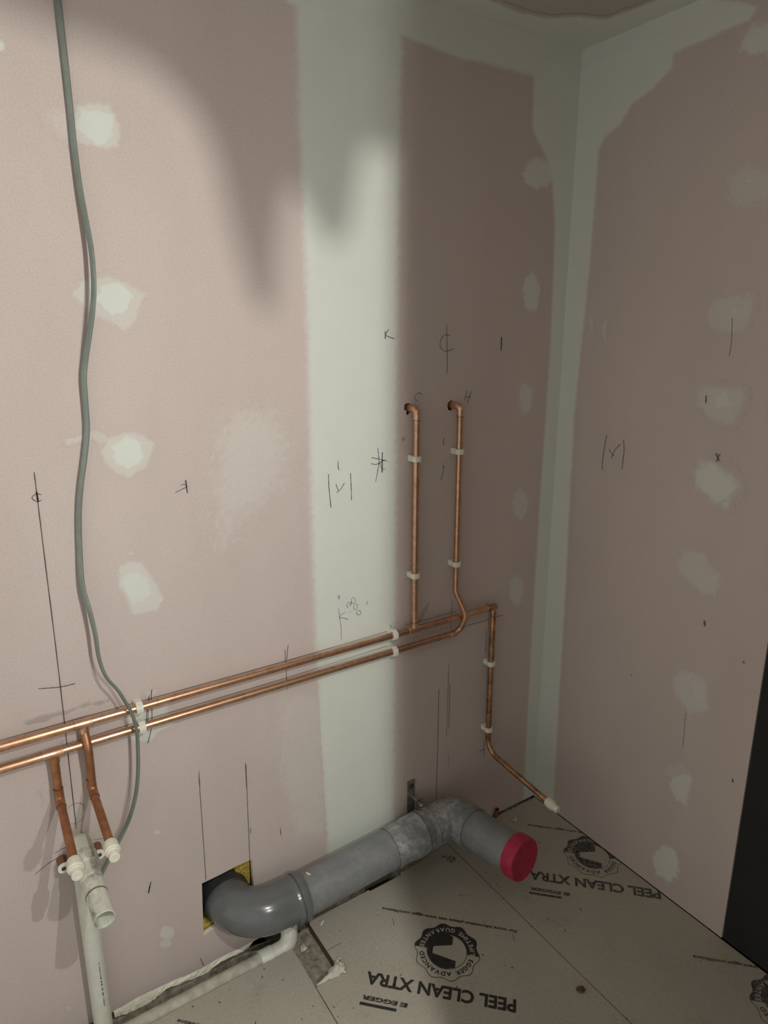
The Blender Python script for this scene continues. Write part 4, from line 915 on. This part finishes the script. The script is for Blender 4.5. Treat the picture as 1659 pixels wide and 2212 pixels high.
L.append(tube('tail', fillet([(XT, YC, Z_LO - 0.01), ee, ed], 0.014), RC, M_COPPER_DULL))
sleeve('tail_elbow', ee + Vector((0, 0, 0.030)), ee + Vector((0, 0, 0.010)), L, M_COPPER_DULL); sleeve('tail_elbow', ee + td * 0.010, ee + td * 0.026, L, M_COPPER_DULL)
L.append(tube('tail_elbow', fillet([ee + Vector((0, 0, 0.020)), ee, ee + td * 0.020], 0.013), RF - 0.0003, M_COPPER_DULL))
stop_end(ed - td * 0.024, td, L)
adopt(lo, L)

# short copper stub poking out at the floor by the corner
stub = tag(empty('copper_pipe_stub', (-0.192, -0.012, 0.0)), 'short cut copper stub sticking out at the wall foot near the corner', 'pipe stub')
s1 = tube('stub_pipe', [(-0.192, 0.0, -0.03), (-0.1935, -0.013, 0.034)], 0.0075, M_COPPER_DULL, n=18, close=False)
s2 = lathe('stub_rim', (-0.1935, -0.013, 0.034), (-0.02, -0.2, 1), [(-0.004, 0.0075), (-0.004, 0.0085), (0, 0.0085), (0, 0.0062), (-0.02, 0.0062), (-0.02, 0)], M_COPPER_DULL, n=18)
adopt(stub, [s1, s2])

# ---------------------------------------------------------------- white pipe clips
def clip_meshes():
    """pipe axis = local X, wall normal = local -Y, origin on the pipe axis"""
    bm = bmesh.new()
    box_bm(bm, (-0.0085, 0.0098, -0.0115), (0.0085, -YC - 0.0008, 0.0115))
    bmesh.ops.bevel(bm, geom=bm.edges[:], offset=0.0012, segments=2, affect='EDGES')
    base = bpy.data.meshes.new('clip_base'); bm.to_mesh(base); bm.free(); base.materials.append(M_CLIP)
    V, F = [], []
    n = 30
    for k in range(n + 1):
        a = math.radians(110 + 320 * k / n)
        c, s = math.cos(a), math.sin(a)
        ro = 0.0128 + (0.0012 if abs(math.sin(a * 2)) > 0.9 else 0)
        for x, r in ((-0.0075, 0.0094), (0.0075, 0.0094), (0.0075, ro), (-0.0075, ro)):
            V.append((x, c * r if False else -(-c) * r, s * r))
    for i in range(n):
        for k in range(4):
            a, b = 4*i + k, 4*i + (k+1) % 4
            F.append((a, b, b + 4, a + 4))
    F += [(0, 3, 2, 1), (4*n, 4*n+1, 4*n+2, 4*n+3)]
    ring = bpy.data.meshes.new('clip_ring'); ring.from_pydata(V, [], F); ring.update(); ring.materials.append(M_CLIP)
    V, F = [], []
    bm = bmesh.new(); box_bm(bm, (-0.0075, -0.004, 0.0105), (0.0075, 0.0075, 0.0150)); bmesh.ops.bevel(bm, geom=bm.edges[:], offset=0.0008, segments=1, affect='EDGES')
    lug = bpy.data.meshes.new('clip_latch'); bm.to_mesh(lug); bm.free(); lug.materials.append(M_CLIP)
    return base, ring, lug
CB, CR, CL = clip_meshes()
CLIPS = [((-1.3430, YC, Z_UP), 0, 'white clip behind the grey cable on the upper copper pipe'),
         ((-1.3410, YC, Z_LO), 0, 'white clip behind the grey cable on the lower copper pipe'),
         ((-0.6380, YC, Z_UP), 0, 'white clip on the upper horizontal copper pipe, at the pale joint strip'),
         ((-0.6380, YC, Z_LO), 0, 'white clip on the lower horizontal copper pipe, at the pale joint strip'),
         ((XC, YC, 1.3150), 1, 'white clip high on the left copper riser, under letter C'),
         ((XH, YC, 1.3210), 1, 'white clip high on the right copper riser, under letter H'),
         ((XC, YC, 0.9805), 1, 'white clip low on the left copper riser'),
         ((XH, YC, 0.9870), 1, 'white clip low on the right copper riser'),
         ((XD, YC, 0.6215), 1, 'upper white clip on the copper drop beside the corner'),
         ((XD + 0.001, YC, 0.3830), 1, 'lower white clip on the copper drop, just above its bend')]
for loc, vert, label in CLIPS:
    r = tag(empty('pipe_clip', loc), label, 'pipe clip', 'white pipe clips on the copper pipes')
    if vert: r.rotation_euler = (0, math.pi / 2, 0)
    for nm, me in (('clip_base', CB), ('clip_ring', CR), ('clip_latch', CL)):
        c = bpy.data.objects.new(nm, me); COL.objects.link(c); c.parent = r

# ---------------------------------------------------------------- white waste pipes
RW = 0.0212
waste = tag(empty('waste_pipe', (-1.503, -0.036, -0.05)), 'white waste pipe standing against the wall with an open stub pointing out', 'pipe')
L = []
XW, YW, ZW = -1.5030, -0.036, 0.535
L.append(tube('upright_pipe', [(XW - 0.002, YW, -0.06), (XW, YW, ZW - 0.02)], RW, M_PVC, n=40))
se = Vector((-1.4975, -0.268, 0.512)); so = Vector((XW, YW, ZW)); sd = (se - so).normalized()
L.append(tube('top_elbow', fillet([(XW, YW, ZW - 0.07), so, so + sd * 0.06], 0.022, math.radians(7)), RW + 0.0035, M_PVC, n=40))
L.append(lathe('elbow_socket', so + sd * 0.052, sd, [(0, RW + 0.002), (0, RW + 0.0052), (0.030, RW + 0.0052), (0.034, RW + 0.004), (0.036, RW)], M_PVC_GRIMY, n=40))
L.append(lathe('stub_pipe', so + sd * 0.07, sd, [(0, RW), (0.0195, RW), (0.020, RW + 0.0012), (0.055, RW + 0.0010), (0.056, RW), ((se - so).length - 0.07, RW - 0.0002), ((se - so).length - 0.069, RW - 0.001), ((se - so).length - 0.069, RW - 0.0018), ((se - so).length - 0.071, RW - 0.0024), (-0.03, RW - 0.0024), (-0.03, 0)], M_PVC_GRIMY, n=40))
L.append(lathe('tide_mark', so + sd * 0.166, sd, [(0, RW), (0.0004, RW + 0.0009), (0.0035, RW + 0.0007), (0.004, RW)], M_GRIME, n=40))
adopt(waste, L)
# print along the upright
prt = []
z = 0.205
for k in range(26):
    w = rng.choice([0.0014, 0.002, 0.003, 0.0042])
    a = math.radians(-78)
    x, y = XW + (RW + 0.0003) * math.cos(a) , YW + (RW + 0.0003) * math.sin(a)
    t = Vector((-math.sin(a), math.cos(a), 0)) * 0.0014
    c0_, c1__ = Vector((x, y, z)), Vector((x, y, z - w))
    prt.append((c0_ - t, c0_ + t, c1__ + t, c1__ - t))
    z -= w + rng.choice([0.0015, 0.0025, 0.006])
V = [q for s in prt for q in s]; F = [tuple(range(4*i, 4*i+4)) for i in range(len(prt))]
pr = mesh('printed_marks', V, F, M_INK); adopt(waste, [pr])

# saddle clip with two screwed ears that fixes the upright
ears = tag(empty('saddle_clip', (XW, -0.02, 0.475)), 'white saddle clip with two screwed ears behind the white waste pipe', 'pipe clip')
L = []
zc = 0.478
arcp = []
for k in range(37):
    a = math.radians(180 + 180 * k / 36)
    arcp.append(Vector((XW + (RW + 0.0006) * math.cos(a), YW + (RW + 0.0006) * math.sin(a), zc)))
V, F = [], []
for q in arcp:
    w = (q - Vector((XW, YW, zc))).normalized()
    for dz, dh in ((-0.010, 0), (0.010, 0), (0.010, 0.0022), (-0.010, 0.0022)):
        V.append(q + Vector((0, 0, dz)) + w * dh)
for i in range(36):
    for k in range(4):
        a, b = 4*i + k, 4*i + (k+1) % 4
        F.append((a, b, b + 4, a + 4))
F += [(0, 3, 2, 1), (144, 145, 146, 147)]
L.append(smooth_by_angle(mesh('saddle', V, F, M_CLIP)))
for s in (-1, 1):
    bm = bmesh.new()
    x0 = XW + s * (RW + 0.001); x1 = XW + s * (RW + 0.017)
    pts = [(x0, zc - 0.012), (x1, zc - 0.012)] + [(x1 + s * 0.012 * math.sin(math.radians(t)), zc - 0.012 * math.cos(math.radians(t))) for t in range(20, 180, 20)] + [(x1, zc + 0.012), (x0, zc + 0.012)]
    vs = [bm.verts.new((a, YW, b)) for a, b in pts]
    f = bm.faces.new(vs)
    r_ = bmesh.ops.extrude_face_region(bm, geom=[f]); bmesh.ops.translate(bm, verts=[v for v in r_['geom'] if isinstance(v, bmesh.types.BMVert)], vec=(0, 0.004, 0))
    bmesh.ops.recalc_face_normals(bm, faces=bm.faces[:])
    L.append(from_bm('ear', bm, M_CLIP))
    L.append(lathe('screw', (x1, YW - 0.0003, zc), (0, -1, 0), [(0, 0.0048), (0.0012, 0.0046), (0.0020, 0.0033), (0.0006, 0.0018), (0.0006, 0)], M_SCREW, n=18))
    L.append(lathe('spacer', (x1, YW + 0.0042, zc), (0, 1, 0), [(0, 0), (0, 0.0095), (-YW - 0.0058, 0.0105), (-YW - 0.0058, 0)], M_BROWN, n=20))
adopt(ears, L)

# waste pipe lying in the floor slot
slot = tag(empty('floor_waste_pipe', (-1.2, -0.076, -0.03)), 'dusty white waste pipe lying in the floor slot, ending in an elbow', 'pipe')
L = []
zf = -0.014
L.append(tube('slot_pipe', [(-1.62, -0.0735, zf - 0.004), (-1.085, -0.0735, zf)], RW - 0.001, M_PVC_DUSTY, n=36))
L.append(lathe('elbow_socket', (-1.108, -0.0735, zf), (1, 0, 0), [(0, RW - 0.001), (0, RW + 0.0036), (0.003, RW + 0.0042), (0.036, RW + 0.0042), (0.038, RW + 0.003), (0.039, RW)], M_PVC, n=36))
L.append(tube('elbow', fillet([(-1.075, -0.0735, zf), (-1.020, -0.0735, zf + 0.002), (-1.006, -0.045, zf + 0.06)], 0.034, math.radians(7)), RW + 0.0022, M_PVC, n=36))
adopt(slot, L)

# ---------------------------------------------------------------- grey cable
pts = [Vector((x, -o - 0.004, z)) for x, z, o in CABLE]
R_ = []
tw = []
for i in range(len(pts) - 1):
    p0, p1, p2, p3 = pts[max(i-1, 0)], pts[i], pts[i+1], pts[min(i+2, len(pts)-1)]
    for k in range(6):
        t = k / 6
        R_.append(0.5 * ((2*p1) + (p2-p0)*t + (2*p0-5*p1+4*p2-p3)*t*t + (3*p1-p0-3*p2+p3)*t**3))
        s = (i + t) / (len(pts) - 1)
        tw.append(0.15 + 0.75 * math.exp(-((s - 0.22) / 0.10) ** 2) + 1.10 / (1 + math.exp(-(s - 0.57) / 0.025)))
R_.append(pts[-1]); tw.append(tw[-1])
cable = tag(empty('electrical_cable', (-1.42, -0.01, 1.2)), 'grey flat twin cable hanging wavily down the pink wall', 'cable')
V, F = sweep(R_, 0.005, n=20, up=Vector((1, 0, 0)), ell=(0.0060, 0.0031), twist=tw)
cb = smooth_by_angle(mesh('cable_sheath', V, F, M_CABLE), 60)
adopt(cable, [cb])

# ---------------------------------------------------------------- crumbs, chips and torn film
def lump(name, loc, size, mat, label, cat, seed, flat=0.5, group=None, j=0.45):
    bm = bmesh.new(); bmesh.ops.create_icosphere(bm, subdivisions=2, radius=0.5)
    for v in bm.verts:
        k = 1 + 2 * j * noise.noise(v.co * 3 + Vector((seed * 3.7, seed, 0))) + 0.2 * noise.noise(v.co * 9 + Vector((seed, 0, 2)))
        v.co = Vector((v.co.x * size[0] * k, v.co.y * size[1] * k, max(v.co.z, -0.38) * size[2] * k))
    zmin = min(v.co.z for v in bm.verts)
    for v in bm.verts: v.co.z -= zmin
    o = from_bm(name, bm, mat)
    o.location = loc; o.rotation_euler = (0, 0, seed * 1.3)
    return tag(o, label, cat, group)
lump('wood_chip', (-0.4525, -0.618, 0.0003), (0.022, 0.016, 0.010), M_CHIP, 'brown splinter of wood lying on the floor near the right seam', 'wood chip', 2)
lump('plaster_crumb', (-0.9130, -0.068, 0.0003), (0.018, 0.009, 0.006), M_CRUMB, 'pale plaster crumb on the floor below the grey pipe', 'crumb', 3)
lump('plaster_crumb', (-0.150, -0.060, 0.0003), (0.020, 0.013, 0.008), M_CRUMB, 'pale plaster crumb on the floor in the corner behind the red cap', 'crumb', 5)
lump('plaster_flake', (-0.9855, -0.090, -0.0300), (0.022, 0.016, 0.008), M_CRUMB, 'pale lump of plaster in the floor notch beside the white elbow', 'crumb', 8)
lump('plaster_flake', (-0.958, -0.0830, 0.2042), (0.016, 0.006, 0.003), M_CRUMB, 'white flake resting on top of the grey pipe', 'crumb', 4)
specks = bmesh.new()
for k in range(150):
    x = rng.uniform(-1.45, -0.25); y = -0.11 - 0.5 * rng.random() ** 1.8
    if -1.03 < x < -0.93 and y > -0.25: continue
    r = rng.uniform(0.0006, 0.0020)
    bmesh.ops.create_icosphere(specks, subdivisions=1, radius=r, matrix=Matrix.Translation((x, y, 0.0004 + r * 0.4)) @ Matrix.Scale(0.5, 4, (0, 0, 1)))
sp = from_bm('pale_specks', specks, M_CRUMB, floor); sp['kind'] = 'stuff'
specks = bmesh.new()
for k in range(110):
    x = rng.uniform(-1.5, -0.1); y = -0.11 - 0.75 * rng.random() ** 1.5
    if -1.03 < x < -0.93 and y > -0.25: continue
    r = rng.uniform(0.0008, 0.0026)
    bmesh.ops.create_icosphere(specks, subdivisions=1, radius=r, matrix=Matrix.Translation((x, y, 0.0004 + r * 0.3)) @ Matrix.Rotation(rng.random() * 3, 4, 'Z') @ Matrix.Diagonal((1.6, 0.7, 0.4, 1)))
sp = from_bm('dark_specks', specks, M_CHIP, floor); sp['kind'] = 'stuff'
# torn paper film folded out of the cut in the floor
V, F = [], []
nu, nv = 26, 18
for j in range(nv + 1):
    for i in range(nu + 1):
        u, w = i / nu, j / nv
        x = -1.018 + 0.085 * u; y = -0.235 + (0.004 + 0.062 * u ** 1.4) * (w - 0.15) * (1 - 0.25 * w)
        hgt = 0.002 + 0.010 * math.sin(math.pi * min(1, w * 1.05)) * (0.3 + u * 0.6) + 0.010 * noise.noise((x * 70, y * 90, 2)) * (0.1 + u * u)
        if i == nu or j in (0, nv): x += 0.006 * rng.uniform(-1, 1) * u; y += 0.005 * rng.uniform(-1, 1) * u
        V.append((x + 0.004 * noise.noise((u * 5, w * 5, 7)), y, max(hgt, 0.0012)))
for j in range(nv):
    for i in range(nu):
        a = j * (nu + 1) + i
        F.append((a, a + 1, a + nu + 2, a + nu + 1))
tf = mesh('torn_film', V, F, M_PAPER, None, smooth=True)
sol = tf.modifiers.new('thickness', 'SOLIDIFY'); sol.thickness = 0.0006
tag(tf, 'torn scrap of pale paper at the cut corner of the floor board', 'paper scrap')

# ---------------------------------------------------------------- work lamp behind the camera, the source of the light
lamp = tag(empty('work_lamp', (LAMP[0], LAMP[1] - 0.06, 0.0)), 'twin-head work lamp on a stand lighting the wall', 'lamp')
L = []
ly = LAMP[1] - 0.085
L.append(tube('pole', [(LAMP[0], ly, 0.05), (LAMP[0], ly, 2.1)], 0.012, M_BLACK, n=16))
for k in range(3):
    a = math.radians(90 + 120 * k + 180)
    L.append(tube('leg', [(LAMP[0], ly, 0.35), (LAMP[0] + 0.35 * math.cos(a), ly + 0.35 * math.sin(a), 0.01)], 0.010, M_BLACK, n=12))
def cut_shade_plate(profile, zl, DL):
    k_ = DL / -LAMP[1]
    # added plate before a head, cut to the wall shadows' outline scaled to its distance
    pts = [(LAMP[0] + (x - LAMP[0]) * k_, zl + (z - zl) * k_) for x, z in profile]
    bm = bmesh.new()
    vs = [bm.verts.new((a, LAMP[1] + DL, b)) for a, b in pts]
    f = bm.faces.new(vs)
    r = bmesh.ops.extrude_face_region(bm, geom=[f]); bmesh.ops.translate(bm, verts=[v for v in r['geom'] if isinstance(v, bmesh.types.BMVert)], vec=(0, 0.0015, 0))
    bmesh.ops.recalc_face_normals(bm, faces=bm.faces[:]); bmesh.ops.triangulate(bm, faces=bm.faces[:])
    return from_bm('shade_plate', bm, M_BLACK)
SHADE_OUTLINES = ([(-2.6, 2.26), (-1.5, 2.20), (-1.2, 2.15), (-1.11, 2.08), (-1.07, 2.00), (-1.045, 1.86), (-1.00, 1.70), (-0.955, 1.69), (-0.935, 1.86), (-0.91, 1.96), (-0.875, 1.95), (-0.845, 1.89), (-0.80, 1.84), (-0.755, 1.87), (-0.735, 1.96), (-0.715, 2.06), (-0.56, 2.08), (-0.56, 3.3), (-2.6, 3.3)],
         None)
for (zl, watt, colr), prof, DL in zip(LAMP_HEADS, SHADE_OUTLINES, (0.20, 0.08)):
    L.append(box('lamp_housing', (LAMP[0] - 0.06, LAMP[1] - 0.07, zl - 0.05), (LAMP[0] + 0.06, LAMP[1] - 0.012, zl + 0.05), M_BLACK, bevel=0.004))
    if prof: L.append(cut_shade_plate(prof, zl, DL))
    ld = bpy.data.lights.new('lamp_led', 'POINT'); ld.energy = watt; ld.color = colr; ld.shadow_soft_size = (0.0075 if prof else 0.013)
    lo_ = bpy.data.objects.new('lamp_led', ld); COL.objects.link(lo_); lo_.location = (LAMP[0], LAMP[1], zl)
    L.append(lo_)
DL = 0.20; k_ = DL / -LAMP[1]
xe = LAMP[0] + (-0.618 - LAMP[0]) * k_
L.append(box('shadow_edge_plate', (xe, LAMP[1] + DL, 0.35), (xe + 0.30, LAMP[1] + DL + 0.0015, 2.30), M_BLACK))  # unseen plate added to throw the upright shadow edge on the left wall
adopt(lamp, L)
